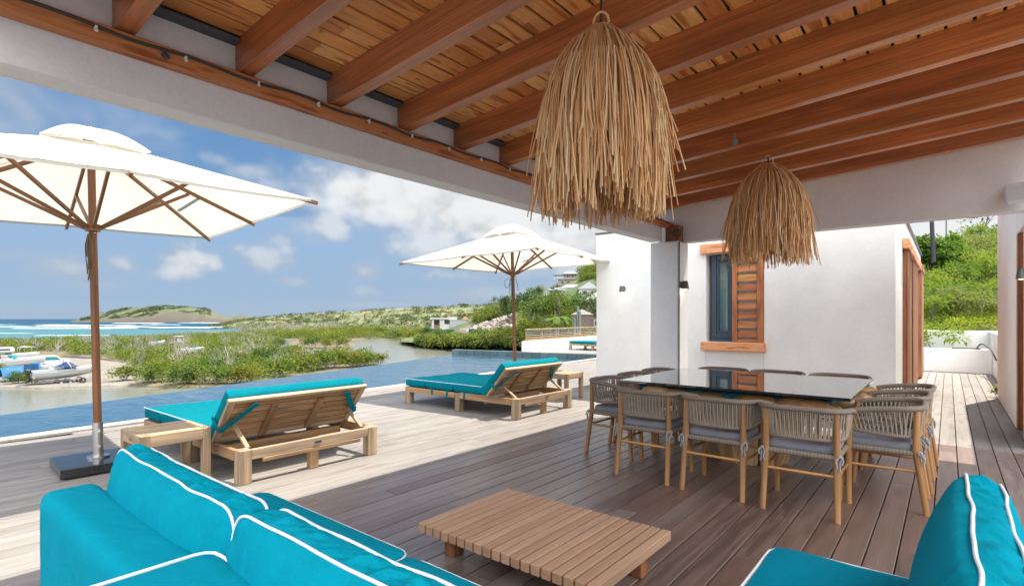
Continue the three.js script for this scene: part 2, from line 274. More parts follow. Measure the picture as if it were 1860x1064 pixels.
// ---------- the terrace deck ----------
const poolX = (z) => -8.12 + (z + 1) * .072;           // the edge of the deck along the pool
const deck = new THREE.Group(); deck.name = 'deck'; deck.userData = { kind: 'structure' }; scene.add(deck);
{
  const r = rng(5), PW = .142, far = { sun: [[], [], [], [], [], []], shade: [[], [], [], [], []] }, near = [];
  const board = (x, z0, z1, roofed) => {
    const L = z1 - z0 - .004, d = Math.hypot(x, (z0 + z1) / 2), front = -x * SA - (z0 + z1) / 2 * CA;
    const o = { uo: r() * 2, vo: r() * .5 };
    const lift = (r() - .5) * .0016;
    const g = (b) => cbox(PW - .007, .028, L, b, { ...o, grain: 2 }).translate(x, -.014 + lift, (z0 + z1) / 2);
    const i = Math.floor(r() * (roofed ? 5 : 6)), px = (PW * F) / Math.max(.5, front);
    if (px > 17 && front > .3 && z0 < .2 && x < 1 && near.length < 298) {
      const worn = roofed && r() < .35 && d < 5, grey = r() < (x < -1.9 ? .85 : x < -1.2 ? .3 : 0);   // greyer boards toward the open side; their paler tone paints in sky sheen
      near.push(1); part('plank', g(.003), !roofed ? M.deckSun[i] : grey ? pick(M.deckSheen, r) : worn ? pick(M.deckWorn, r) : M.deckShade[i], deck);
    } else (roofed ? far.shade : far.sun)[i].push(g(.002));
  };
  for (let c = -62; c <= 44; c++) {
    const x = -.008 + c * PW, roofed = x > -3.6;
    let z = 8;
    const end = x > .9 ? -7.2 : x > .72 ? -17.1 : x > -.6 ? -17.05 : x > -5.1 ? -8.7 : -15.7;
    while (z > end) {
      const L = 2.2 + r() * 2.6; let z0 = Math.max(end, z - L);
      if (z0 - end < .5) z0 = end;
      const under = roofed && x < 1.0, cover = under && z > -7.2 && z <= 1.2, zs = cover && z0 < -7.2 ? Math.max(z0, -7.2) : under && z > 1.2 && z0 < 1.2 ? 1.2 : z0;
      const edge = poolX((z + zs) / 2) + .22;
      if (x - PW / 2 > edge) board(x, zs, z, cover);
      z = zs;
    }
  }
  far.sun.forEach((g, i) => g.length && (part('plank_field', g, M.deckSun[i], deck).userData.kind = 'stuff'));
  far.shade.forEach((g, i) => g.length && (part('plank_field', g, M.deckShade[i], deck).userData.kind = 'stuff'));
  // the second terrace beyond the end of the pool
  const gs = [];
  for (let i = 0; i < 60; i++) gs.push(span(-4.9 - (i + 1) * .142 + .006, -4.9 - i * .142, -.028, 0, -24.5, -16.62, .002));
  part('plank_field', gs, M.deckSun[2], deck).userData.kind = 'stuff';
  // what carries the boards
  for (const g of [span(-9.2, 6.5, -.5, -.05, -15.8, 8), span(-13.6, -4.8, -.5, -.05, -24.6, -15.8)]) part('substructure', g, std(lc(.05, .045, .04), .9), deck);
}
// ---------- the pool ----------
{
  const zA = 8, zB = -15.25, farX = (z) => -10.15 + (z + 1.24) * .338, poly = (pts, y) => { const s = new THREE.Shape(pts.map(([x, z]) => new THREE.Vector2(x, -z))); const g = new THREE.ShapeGeometry(s); g.rotateX(-Math.PI / 2); g.translate(0, y, 0); const uv = g.attributes.uv, p = g.attributes.position; for (let i = 0; i < uv.count; i++) uv.setXY(i, p.getX(i), p.getZ(i)); return g; };
  const near = []; for (let z = zA; z >= zB - .5; z -= 1) near.push([poolX(z) + .03, z]);
  const zE = (x) => -14.75 - (x + 15) * .19;              // the end wall runs slightly askew
  const water = std(lc(.011, .060, .105), .07, { bumpMap: rep(T.ripple, .31, .31), bumpScale: .016 });
  structure('pool_water', poly([[farX(zA), zA], [farX(zE(-15)), zE(-15)], [poolX(-16) + .03, zE(-9.3)], ...near.slice().reverse()], -.045), water);
  const coping = []; for (let z = zA; z > -15.6; z -= .6) { const x = poolX(z - .3); coping.push(cbox(.22, .03, .597, .002, { grain: 2 }).rotateY(.072).translate(x + .11, -.006, z - .3)); }
  const cp = new THREE.Group(); cp.name = 'pool_coping'; cp.userData.kind = 'structure'; scene.add(cp);
  coping.forEach((g) => part('coping_stone', g, std(lc(.56, .52, .47), .8, { map: rep(T.sand, 1, 1) }), cp));
  const wallM = std(lc(.11, .15, .155), .35, { map: rep(T.tile, .5, .5) }), basin = std(lc(.05, .17, .25), .5, { map: rep(T.tile, 1, 1) });
  const a = V(farX(zA), 0, zA), b = V(farX(-15), 0, -15);
  const lip = bar(V(a.x - .06, -.16, a.z), V(b.x - .06, -.16, b.z), .12, .22, .01);
  structure('pool_edge_wall', [lip, bar(V(a.x - .06, -1.4, a.z), V(b.x - .06, -1.4, b.z), .3, 2.2, .01)], wallM);
  // the tiled wall across the end of the pool
  const w = thing('pool_end_wall', 'low wall of dark green tiles across the end of the pool', 'wall');
  const n = 18, x0 = -15.05, x1 = -8.9;
  for (let i = 0; i < n; i++) { const xa = mix(x0, x1, i / n), xb = mix(x0, x1, (i + 1) / n), c = .8 + .45 * hash(i, 3, 2); part('tile', bar(V(xa + .006, .035, zE(xa)), V(xb - .006, .035, zE(xb)), .3, .17 - .003 * (i % 3), .006), std(lc(.085 * c, .125 * c, .125 * c), .3), w); }
  part('wall_core', bar(V(x0, -.5, zE(x0) - .02), V(x1, -.5, zE(x1) - .02), .26, 1.0), wallM, w);
}
// ---------- the roof over the terrace ----------
const SLOPE = .0643, AN = Math.atan(SLOPE), roofY = (x) => 2.862 + SLOPE * (x + 3.06);
{
  const roof = thing('patio_roof', 'sloping timber roof with dark red rafters over the shaded terrace', 'roof', [0, 0, 0]);
  const beamM = M.beam;
  part('beam', [span(-3.205, -3.055, 2.385, 2.93, -7.0, -.12, .006), span(-3.2155, -3.206, 2.41, 2.93, -7.0, -.12, .001), span(-3.238, -3.216, 2.39, 2.95, -7.0, -.12, .004)], beamM, roof).userData.label = 'long plastered beam along the open sea side';
  { // the beam across the far end, its top following the slope
    const s = new THREE.Shape([[-3.21, 2.385], [1.0, 2.385], [1.0, roofY(1.0) + .02], [-3.21, roofY(-3.21) + .02]].map((p) => new THREE.Vector2(...p)));
    const g = new THREE.ExtrudeGeometry(s, { depth: .19, bevelEnabled: false }); g.translate(0, 0, -7.415);
    part('beam', g, beamM, roof).userData.label = 'plastered beam across the far end of the roof';
  }
  part('ledger', [span(-3.0548, -2.985, 2.578, 2.664, -7.2, -.12, .004, { grain: 2 })], M.ledger, roof);
  const r = rng(12);
  for (let k = -1; k <= 10; k++) {
    const z = -.745 - .5605 * k - .04, L = 4.02;
    const g = cbox(L, .19, .082, .004).translate(L / 2 - .045, .095, 0); g.rotateZ(AN).translate(-3.0, 2.672, z);
    part('rafter', g, pick(M.rafter, r), roof);
    part('edge_board', span(-3.054, -2.982, 2.826, 2.846, z - .5605 + .042, z - .042, .002), M.membrane, roof);
  }
  for (let i = 0; i < 30; i++) {
    const s = .141 + i * .13; let z = -.14;
    for (let first = true; z > -7.2; first = false) {
      const L = first ? 1.4 + r() * 2 : 2.2 + r() * 2.4, z1 = Math.max(-7.215, z - L), w = .114;
      { const g = cbox(w, .02, z - z1 - .003, .003, { grain: 2, uo: r() * 2, vo: r() * .5 }).translate(s, .2 + r() * .0015, (z + z1) / 2); g.rotateZ(AN).translate(-3.06, 2.662, 0); part('ceiling_board', g, pick(M.ceiling, r), roof); }
      z = z1;
    }
  }
  const slab = cbox(4.24, .03, 7.3, .004).translate(1.92, .236, -3.77); slab.rotateZ(AN).translate(-3.06, 2.662, 0); part('membrane', slab, M.membrane, roof);
  const top = cbox(4.24, .05, 7.32, .004).translate(1.92, .278, -3.77); top.rotateZ(AN).translate(-3.06, 2.662, 0); part('roof_sheet', top, M.greyMetal, roof);
}
// ---------- pillar, house, pavilion, garden walls ----------
{
  const p = thing('pillar', 'square white pillar under the meeting beams behind the dining table', 'pillar', [-3.02, 0, -7.16]);
  part('shaft', span(-.205, .195, 0, 2.375, -.18, .18, .012), M.white, p);
  part('post_stub', span(-.02, .17, 2.376, 2.60, -.12, .10, .006), M.door[2], p);
  const c = thing('hanging_cable', 'thin black cable hanging straight down beside the white pillar', 'cable');
  part('strand', tube([V(-2.812, 2.36, -6.99), V(-2.812, 1.4, -6.985), V(-2.812, .02, -6.98)], .0085, 8), M.cord, c);
  part('coil', tube(Array.from({ length: 14 }, (_, i) => V(-2.86 + .05 * Math.cos(i * .9) + .006 * i, 2.47 + .045 * Math.sin(i * .9), -6.95 + .004 * i)), .009, 60), M.cord, c);
}
{
  const h = thing('house', 'white house wall with a brown door beside the side passage', 'house');
  part('wall', [span(.63, .92, 0, 3.04, -11.98, -8.80, .01), span(.63, .92, 2.34, 3.04, -8.797, -7.99, .01), span(.63, .92, 0, 3.04, -7.987, -7.42, .01)], M.white, h);
  part('wall', span(.923, 2.6, 0, 3.04, -7.72, -7.43, .004), M.white, h);
  const d = part('door', [span(.70, .76, .01, 2.33, -8.79, -8.0, .006)], M.door[1], h);
  part('door_frame', [span(.632, .69, 0, 2.335, -8.795, -8.70, .005, { grain: 1 }), span(.632, .69, 0, 2.335, -8.085, -7.992, .005, { grain: 1 })], M.door[0], h);
  part('door_handle', rod(V(.68, 1.02, -8.12), V(.68, 1.02, -8.24), .012), M.steel, d);
}
{
  const z = -8.648, t = .3, X0 = -5.07, X1 = -.539, Y1 = 2.88, zb = -16.6;
  const w = thing('pavilion', 'white flat roofed pavilion with a shuttered window behind the dining table', 'building');
  const wx0 = -3.035, wx1 = -2.17, wy0 = .955, wy1 = 2.36;
  part('wall', [span(X0, wx0, 0, Y1, z - t, z, .012), span(wx1, X1, 0, Y1, z - t, z, .012), span(wx0 + .0005, wx1 - .0005, 0, wy0, z - t, z - .0015, .002), span(wx0 + .0005, wx1 - .0005, wy1, Y1, z - t, z - .0015, .002),
    span(X0, X0 + .3, 0, Y1, zb, z - t - .001, .01), span(X1 - .25, X1, 0, Y1, -10.02, z - t - .001, .004), span(X1 - .25, X1, 2.42, Y1, zb, -10.022, .004), span(X1 - .25, X1, 0, 2.419, zb, -15.3, .004), span(X1 - .25, X1, 0, 2.419, -14.6, -13.9, .004), span(X0, X1, 0, Y1, zb - .2, zb - .001, .01)], M.white, w);
  part('roof', [span(X0 + .02, X1 - .02, Y1 - .14, Y1 - .02, zb, z - .02)], M.greyMetal, w);
  part('roof_edge', [span(X1 - .12, X1 + .035, Y1 + .001, Y1 + .035, zb - .2, z + .02, .004), span(X0 - .02, X1 - .121, Y1 + .001, Y1 + .03, z - .15, z + .02, .004), span(X0 - .06, X0 + .3, Y1 + .001, Y1 + .028, zb, z - .151, .004)], M.greyMetal, w);
  part('floor', span(X0 + .3, X1 - .25, .001, .02, zb, z - t), M.stone, w);
  part('lintel', span(-3.11, -2.13, 2.362, 2.515, z - .1, z + .075, .012), M.timber, w);
  part('sill', span(-3.098, -2.127, .815, .954, z - .1, z + .085, .012), M.timber, w);
  const win = part('window', [span(-2.985, -2.905, 1.0, 2.345, z - .17, z - .11), span(-2.70, -2.62, 1.0, 2.345, z - .17, z - .11), span(-2.9045, -2.7005, 2.255, 2.345, z - .17, z - .11), span(-2.9045, -2.7005, 1.0, 1.09, z - .17, z - .11), span(-3.0, -2.605, .958, .998, z - .20, z - .05)], M.frame, w);
  part('sash', [span(-2.903, -2.87, 1.092, 2.253, z - .16, z - .122), span(-2.735, -2.702, 1.092, 2.253, z - .16, z - .122), span(-2.8695, -2.7355, 2.215, 2.253, z - .16, z - .122), span(-2.8695, -2.7355, 1.092, 1.13, z - .16, z - .122)], M.frame, win);
  part('pane', span(-2.869, -2.736, 1.131, 2.214, z - .146, z - .142, 0), M.pane, win);
  part('blind', span(-3.0, -2.6, .95, 2.36, z - .27, z - .26, 0), M.blind, win);
  const sh = part('shutter', [span(-2.612, -2.535, .958, 2.355, z - .012, z + .045, .004, { grain: 1 }), span(-2.252, -2.172, .958, 2.355, z - .012, z + .045, .004, { grain: 1 }), span(-2.534, -2.253, .958, 1.005, z - .008, z + .04)], M.shutter[0], w);
  for (let i = 0; i < 9; i++) part('louvre', cbox(.278, .108, .016, .004).rotateX(-.16).translate(-2.3935, 1.085 + i * .1445, z + .015), i === 6 ? M.shutter[3] : M.shutter[i % 3], sh);
  for (let i = 0; i < 8; i++) part('shutter_pin', span(-2.546, -2.522, 1.135 + i * .1445, 1.165 + i * .1445, z + .02, z + .046, .003), M.darkMetal, sh);
  part('shutter_back', span(-2.56, -2.22, .96, 2.355, z - .1, z - .092), std(lc(.86, .85, .83), .9), sh);
  // tall sliding shutters along the passage face
  part('lintel', span(X1 + .001, X1 + .085, 2.375, 2.53, -14.7, -9.9, .008), M.timber, w).userData.label = 'long timber lintel over the passage doors';
  const dr = part('door', [span(X1 - .05, X1 + .045, .02, 2.372, -10.75, -10.03, .006, { grain: 1 })], M.door[0], w);
  [[-11.9, -10.78, .03], [-13.86, -11.95, .05]].forEach(([a, b, e], i) => part('door', [span(X1 - .05, X1 + e, .02, 2.372, a, b, .006, { grain: 1 })], M.door[1 + i], w));
  for (let i = 0; i < 6; i++) part('batten', span(X1 + .046, X1 + .058, .03, 2.36, -10.72 + i * .115, -10.63 + i * .115, .003, { grain: 1 }), M.door[i % 3], dr);
  part('shutter', [span(X1 + .002, X1 + .085, .03, 2.36, -15.95, -14.75, .006, { grain: 1 }), span(X1 + .002, X1 + .10, 2.362, 2.52, -16.1, -14.72, .006)], M.door[1], w);
}
{
  const mk = (label, spans) => { const g = thing('garden_wall', label, 'wall', [0, 0, 0]); part('masonry', spans, M.white, g); return g; };
  mk('low white wall closing the end of the passage', [span(-3.2, .808, 0, .585, -17.26, -17.06, .012)]);
  mk('taller white wall behind the planting bed at the passage end', [span(-3.2, 1.01, -.2, 1.0, -18.9, -18.7, .012)]);
  mk('white return wall running along the passage side past the house', [span(.81, 1.01, -.2, .99, -18.698, -11.985, .012)]);
}


// ---------- railing on the low terrace wall ----------
{
  const a = V(-12.75, 0, -16.3), b = V(-14.1, 0, -24.5), d = b.clone().sub(a).normalize(), side = V(-d.z, 0, d.x);
  const w = thing('parapet_wall', 'long low white wall under the wooden railing past the pool', 'wall');
  part('masonry', bar(V(a.x, .22, a.z), V(b.x, .22, b.z), .26, .46, .012), M.white, w);
  const rl = thing('railing', 'wooden railing with thin horizontal bars on the low white wall', 'railing');
  const railM = wood(woodT.teak, lc(.52, .40, .28), .6), L = a.distanceTo(b), at = (s, y) => V(a.x + d.x * s, y, a.z + d.z * s);
  part('bottom_board', bar(at(.1, .50), at(L, .50), .09, .10), M.teak[2], rl);
  part('handrail', bar(at(.1, .90), at(L, .90), .09, .05), railM, rl);
  for (let i = 0; i < 4; i++) part('wire', rod(at(.1, .59 + i * .075), at(L, .59 + i * .075), .011, .011, 6), std(lc(.5, .44, .36), .4), rl);
  for (let s = .15; s < L; s += 1.35) part('post', bar(at(s, .45), at(s, .90), .05, .05), s < .3 ? M.teak[2] : railM, rl);
}
// ---------- sun loungers ----------
function makeLounger(label) {
  const g = thing('sun_lounger', label, 'sun lounger', [0, 0, 0], 0, 'double teak sun loungers with turquoise mattresses');
  const W = 1.33, L = 2.26, tk = M.teak;             // x from 0 at the head end to -L at the foot; z from 0 to -W
  const legs = [[-.05, -.06], [-.05, -W + .06], [-1.10, -.06], [-1.10, -W + .06], [-L + .06, -.06], [-L + .06, -W + .06]];
  legs.forEach(([x, z], i) => part('leg', span(x - .05, x + .05, 0, i < 2 ? .276 : .262, z - .05, z + .05, .006, { grain: 1 }), M.pale[i % 3], g));
  for (const z of [-.025, -W + .025]) { part('side_rail', span(-1.05, -.10, .185, .272, z - .02, z + .02), tk[0], g); part('side_rail', span(-L + .11, -1.15, .185, .262, z - .02, z + .02), tk[1], g); }
  part('end_rail', span(-.045, -.005, .19, .272, -W + .11, -.11), M.pale[1], g);
  part('end_rail', span(-L + .02, -L + .06, .19, .262, -W + .11, -.11), tk[0], g);
  part('cross_rail', span(-.62, -.57, .15, .22, -W + .05, -.05), tk[2], g);
  part('centre_leg', [span(-.085, -.02, 0, .188, -W / 2 - .04, -W / 2 + .04), span(-.03, -.002, .155, .19, -W + .2, -.2)], tk[1], g);
  for (let i = 0; i < 11; i++) part('bed_slat', span(-.62 - i * .145 - .12, -.62 - i * .145, .235, .256, -W + .05, -.05), tk[i % 3], g);
  return finishBack(g, W);
}
function finishBack(g, W) {
  const h = V(-.545, .275, 0), ang = Math.atan2(.365, .325), LB = .50;
  const put = (geo) => geo.rotateZ(ang).translate(h.x, h.y, 0);
  const bk = part('backrest', put(span(.006, .05, -.031, -.001, -W + .066, -.066)), M.pale[0], g);
  for (const z of [-.005, -W + .065]) part('stile', put(span(0, LB, -.03, 0, z - .06, z)), M.pale[0], bk);
  for (let i = 0; i < 6; i++) part('slat', put(span(.0525 + i * .0755, (.0525 + .0635) + i * .0755, -.022, -.002, -W + .068, -.068)), M.teak[i % 3], bk);
  part('top_slat', put(span(LB - .005, LB + .03, -.032, .004, -W, 0)), M.pale[1], bk);
  for (const z of [-.42, -.86]) part('batten', put(span(.03, LB - .06, -.05, -.0225, z - .03, z + .03)), M.teak[2], bk);
  for (const z of [-.12, -W + .12]) { const a = V(h.x + Math.cos(ang) * .25 + .02, h.y + Math.sin(ang) * .25 - .03, z), b = V(-.10, .265, z); part('prop_arm', bar(a, b, .035, .022), M.pale[2], g); }
  const mats = [[-1.80, -2.255], [-1.20, -1.79], [-.62, -1.19]];
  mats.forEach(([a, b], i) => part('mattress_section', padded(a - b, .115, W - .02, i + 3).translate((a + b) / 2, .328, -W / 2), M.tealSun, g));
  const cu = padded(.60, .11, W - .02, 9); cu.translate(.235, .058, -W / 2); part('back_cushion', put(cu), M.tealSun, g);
  part('welt', [tube([V(-2.25, .386, -.012), V(-1.2, .388, -.012), V(-.62, .386, -.012)], .004, 12, 5)], M.piping, g);
  for (const s of [1, -1]) { const z = s > 0 ? -.012 : -W + .012, zz = s > 0 ? -.24 : -W + .24; const A = put2(.18, -.056, z), B = put2(.50, -.056, zz); const nb = V(Math.sin(ang), -Math.cos(ang), 0); part('strap', strapBar(A, B, .05, nb), M.tealSun, g); part('strap', strapBar(put2(.20, -.042, z + s * .014), put2(.20, .10, z + s * .014), .05), M.tealSun, g); }
  function put2(x, y, z) { return V(x, y, z).applyAxisAngle(V(0, 0, 1), ang).add(V(h.x, h.y, 0)); }
  for (const x of [-1.62, -1.30, -.95]) part('tie', strapBar(V(x, .30, -.002), V(x, .19, .0), .035), M.tealSide, g);
  part('plate', span(-.004, .003, .225, .243, -.72, -.66, .001), M.darkMetal, g);
  return g;
}
function strapBar(a, b, w, n = V(0, 0, 1)) {      // a flat webbing strap lying on a face whose normal is n
  const d = b.clone().sub(a), L = d.length(), x = d.clone().normalize(), z = n.clone().addScaledVector(x, -n.dot(x)).normalize(), y = z.clone().cross(x);
  return cbox(L, w, .004, .001).applyMatrix4(new THREE.Matrix4().makeBasis(x, y, z)).translate((a.x + b.x) / 2, (a.y + b.y) / 2, (a.z + b.z) / 2);
}
// a mattress pad with softly rounded edges
function padded(L, H, W, seed) {
  const g = new THREE.BoxGeometry(L, H, W, 14, 5, 26), P = g.attributes.position, uv = g.attributes.uv;
  for (let i = 0; i < P.count; i++) {
    let x = P.getX(i), y = P.getY(i), z = P.getZ(i), k = .035; const a = L / 2, b = H / 2, c = W / 2;
    const q = [clamp(x, -a + k, a - k), clamp(y, -b + k, b - k), clamp(z, -c + k, c - k)], d = V(x - q[0], y - q[1], z - q[2]), l = d.length();
    if (l > k) d.multiplyScalar(k / l);
    x = q[0] + d.x; y = q[1] + d.y; z = q[2] + d.z;
    y += (fbm(x * 5 + seed, z * 5, 0, 0, seed, 3) - .5) * .014 * (y > 0 ? 1 : 0);
    P.setXYZ(i, x, y, z); uv.setXY(i, x + y, z + y);
  }
  g.computeVertexNormals(); return g;
}
const lounger = makeLounger('teak double lounger with turquoise mattress, the one beside the small table');
lounger.position.set(-4.32, 0, -1.87);
copy(lounger, 'teak double lounger with turquoise mattress standing in front of the second parasol', [-4.34, 0, -5.38]);
copy(lounger, 'distant turquoise lounger on the terrace below the wooden railing', [-10.35, 0, -19.2]);
// ---------- side tables ----------
function makeSideTable(label) {
  const g = thing('side_table', label, 'side table', [0, 0, 0], 0, 'square teak side tables beside the loungers');
  const S = .49, h = .44;
  for (let i = 0; i < 5; i++) part('slat', span(-S / 2 + .062 + i * .0734, -S / 2 + .062 + (i + 1) * .0734 - .002, h - .03, h - .001, -S / 2 + .061, S / 2 - .061), M.pale[i % 3], g);
  for (const s of [-1, 1]) { part('apron', span(-S / 2 + .0605, S / 2 - .0605, h - .09, h, s * (S / 2 - .03) - .03, s * (S / 2 - .03) + .03), M.pale[1], g); part('apron', span(s * (S / 2 - .03) - .03, s * (S / 2 - .03) + .03, h - .09, h, -S / 2 + .0605, S / 2 - .0605), M.pale[0], g); }
  for (const x of [-1, 1]) for (const z of [-1, 1]) part('leg', span(x * (S / 2 - .03) - .0302, x * (S / 2 - .03) + .0302, 0, h + .0005, z * (S / 2 - .03) - .0302, z * (S / 2 - .03) + .0302, .004, { grain: 1 }), M.pale[2], g);
  part('plate', span(-.015, .015, h - .06, h - .045, S / 2 - .001, S / 2 + .002, .001), M.darkMetal, g);
  return g;
}
const st = makeSideTable('square teak side table between the sofa and the lounger'); st.position.set(-4.895, 0, -1.555);
copy(st, 'square teak side table behind the raised back of the further lounger', [-4.94, 0, -7.35]);
// ---------- parasols ----------
function makeParasol(label, R, e, apex) {
  const g = thing('parasol', label, 'parasol', [0, 0, 0], 0, 'square cream parasols with wooden poles');
  part('base_slab', span(-.30, .30, .012, .09, -.30, .30, .006), M.granite, g); part('slab_foot', span(-.27, .27, 0, .0115, -.27, .27, .002), M.darkMetal, g);
  const fl = part('sleeve', [rod(V(0, .0905, 0), V(0, .105, 0), .085, .085, 28), rod(V(0, .1055, 0), V(0, .40, 0), .040, .040, 24)], M.steel, g);
  for (const y of [.2, .335]) part('clamp_knob', [rod(V(.035, y, 0), V(.06, y, .01), .007), rod(V(.06, y, .01), V(.074, y, .015), .017, .016, 14)], M.steel, fl);
  part('pole', rod(V(0, .32, 0), V(0, apex - .06, 0), .032, .030, 18), M.umbrella, g);
  const hubY = e - .22;
  part('hub', [rod(V(0, hubY - .03, 0), V(0, hubY + .03, 0), .058, .058, 16), rod(V(0, apex - .13, 0), V(0, apex - .07, 0), .055, .055, 16)], M.umbrella, g);
  part('pin', rod(V(-.085, hubY - .055, 0), V(.085, hubY - .055, 0), .005), M.steel, g);
  const dirs = Array.from({ length: 8 }, (_, k) => { const a = k * Math.PI / 4, c = Math.cos(a), s = Math.sin(a), m = Math.max(Math.abs(c), Math.abs(s)); return V(R * c / m, 0, R * s / m); });
  const ribTop = apex - .10, along = (d, t, drop = 0) => V(d.x * t, mix(ribTop, e, t) - drop, d.z * t);
  dirs.forEach((d, k) => { part('rib', bar(along(d, .03, .035), along(d, 1.02, .022), .025, .034), M.umbrella, g); const t = k % 2 ? .50 : .56; part('strut', bar(V(d.x * .035, hubY, d.z * .035), along(d, t, .05), .024, .03), M.umbrella, g); });
  // the canopy: eight panels that sag a little between the ribs
  const panels = [];
  for (let k = 0; k < 8; k++) { const a = dirs[k], b = dirs[(k + 1) % 8]; panels.push(grid(14, 22, (u, v) => { const t = .10 + .90 * v, p = a.clone().lerp(b, u).multiplyScalar(t), bow = u * (1 - u) * 4; p.y = mix(ribTop, e, t) + .004 - bow * (.05 * t * (1 - t) + .014 * t * t); const pull = 1 - .012 * bow * v; p.x *= pull; p.z *= pull; p.y += .010 * (fbm(p.x * 2.2 + 5, p.z * 2.2 + 9, 0, 0, 66, 3) - .5) + .005 * Math.sin(u * Math.PI) * Math.sin(v * 31 + k) * v * (1 - v); return p; }, 1.5)); }
  part('canopy', panels, M.canvas, g);
  part('hem', panels.map((_, k) => { const a = dirs[k], b = dirs[(k + 1) % 8]; return grid(10, 1, (u, v) => { const p = a.clone().lerp(b, u), bow = u * (1 - u) * 4; const q = 1 - .012 * bow; return V(p.x * q, e + .002 - bow * .014 - v * .022, p.z * q); }, 1); }), M.canvas, g);
  // the wind vent: a small cap puffed up over the top
  const cap = panels.map((_, k) => { const a = dirs[k], b = dirs[(k + 1) % 8]; return grid(8, 8, (u, v) => { const t = .27 * v, p = a.clone().lerp(b, u).multiplyScalar(t), bow = u * (1 - u) * 4; p.y = mix(ribTop, e, t) + .075 * (1 - v * v) + .028 + .032 * Math.sin(v * Math.PI) + bow * (.045 * v * v - .02 * v) + .009 * Math.sin(u * 22 + k * 2) * v * v; return p; }, .5); });
  part('vent_cap', cap, M.canvas, g);
  part('finial', [rod(V(0, apex - .06, 0), V(0, apex - .012, 0), .012, .022), new THREE.SphereGeometry(.02, 12, 8).translate(0, apex - .002, 0)], M.umbrella, g);
  const loop = (w, l, s) => tube([V(.03 * s, hubY - .05, .03), V(w * s, hubY - .16, .05), V((w + .01) * s, hubY - l, .04), V(w * .4 * s, hubY - l - .05, .045), V(.025 * s, hubY - l + .06, .035), V(.03 * s, hubY - .08, .032)], .0042, 36, 5);
  part('cord', [loop(.045, .42, 1), loop(.04, .36, -1), loop(.02, .33, 1), tube([V(-.08, hubY - .055, 0), V(-.16, hubY - .12, .02), V(-.13, hubY - .24, .03), V(-.05, hubY - .20, .03), V(-.02, hubY - .08, .03)], .0042, 24, 5), tube([V(.03, hubY - .06, .03), V(.10, hubY - .13, .03), V(.13, hubY - .30, .03)], .005, 12, 5)], M.twine, g);
  part('lamp_arm', [bar(along(dirs[6], .62, .05), along(dirs[6], .62, .05).add(V(-.28, -.09, .10)), .032, .016)], M.blind, g);
  // the poles stand a little out of plumb
  const lean = new THREE.Matrix4().makeRotationFromEuler(new THREE.Euler(.016, 0, .02)); for (const c of g.children) if (!/slab/.test(c.name)) c.geometry.applyMatrix4(lean);
  return g;
}
const pa = makeParasol('cream parasol on a polished granite slab behind the turquoise sofa', 1.375, 2.35, 3.02); pa.position.set(-5.858, 0, -1.331); pa.rotation.y = -.06;
copy(pa, 'cream parasol whose pole rises behind the further lounger', [-6.0, -.01, -7.42], .085);

// ---------- dining table ----------
{
  const t = thing('dining_table', 'dining table with mirror black top over a carved root wood base', 'table', [-1.49, 0, -5.35]);
  part('top', cbox(1.88, .022, 1.58, .004).translate(0, .729, 0), M.glassTop, t);
  const apron = part('apron', [span(-.80, .80, .60, .715, -.66, .66, .03)], std(lc(.006, .10, .13), .15), t); void apron;
  const r = rng(31), lump = (rad, sx, sy, sz, seed) => { const g = new THREE.IcosahedronGeometry(rad, 3); const P = g.attributes.position, uv = g.attributes.uv; for (let i = 0; i < P.count; i++) { const v = V(P.getX(i), P.getY(i), P.getZ(i)), k = .72 + .6 * fbm(v.x * 4 / rad * .3 + seed, v.y * 3 / rad * .3 + v.z * 4 / rad * .3, 0, 0, seed, 3); P.setXYZ(i, v.x * k * sx, v.y * k * sy, v.z * k * sz); uv.setXY(i, v.y + v.x, v.z + v.x); } g.computeVertexNormals(); return g; };
  const rootM = [wood(woodT.cedar, lc(.42, .25, .12), .4), wood(woodT.cedar, lc(.30, .17, .075), .4), wood(woodT.cedar, lc(.52, .36, .2), .4)];
  for (let i = 0; i < 26; i++) { const side = i % 4, s = r() * 2 - 1, [x, z] = side === 0 ? [s * .78, .66] : side === 1 ? [.80, s * .62] : side === 2 ? [-.80, s * .62] : [s * .78, -.66]; part('root_piece', lump(.075 + r() * .05, 1.0 + r() * .9, .50 + r() * .12, .8, i + 3)  .translate(x, .625 + r() * .02, z), pick(rootM, r), t); }
  const blockM = [[.70, .44, .22], [.62, .38, .18], [.76, .50, .27]].map((c) => wood(woodT.teak, lc(...c), .6));
  for (let i = 0; i < 11; i++) {
    const a = i / 11 * Math.PI * 2 + r() * .3, R = .22 + r() * .07, top = V(Math.cos(a) * (R + .16 + r() * .1), .61, Math.sin(a) * (R + .12 + r() * .08)), bot = V(Math.cos(a) * R, 0, Math.sin(a) * R * .85);
    part('base_block', bar(bot.clone().setY(.001), top, .17 + r() * .05, .15 + r() * .05, .028), blockM[i % 3], t);
  }
  part('base_block', [span(-.2, .2, .001, .6, -.16, .16, .02)], blockM[1], t);
}
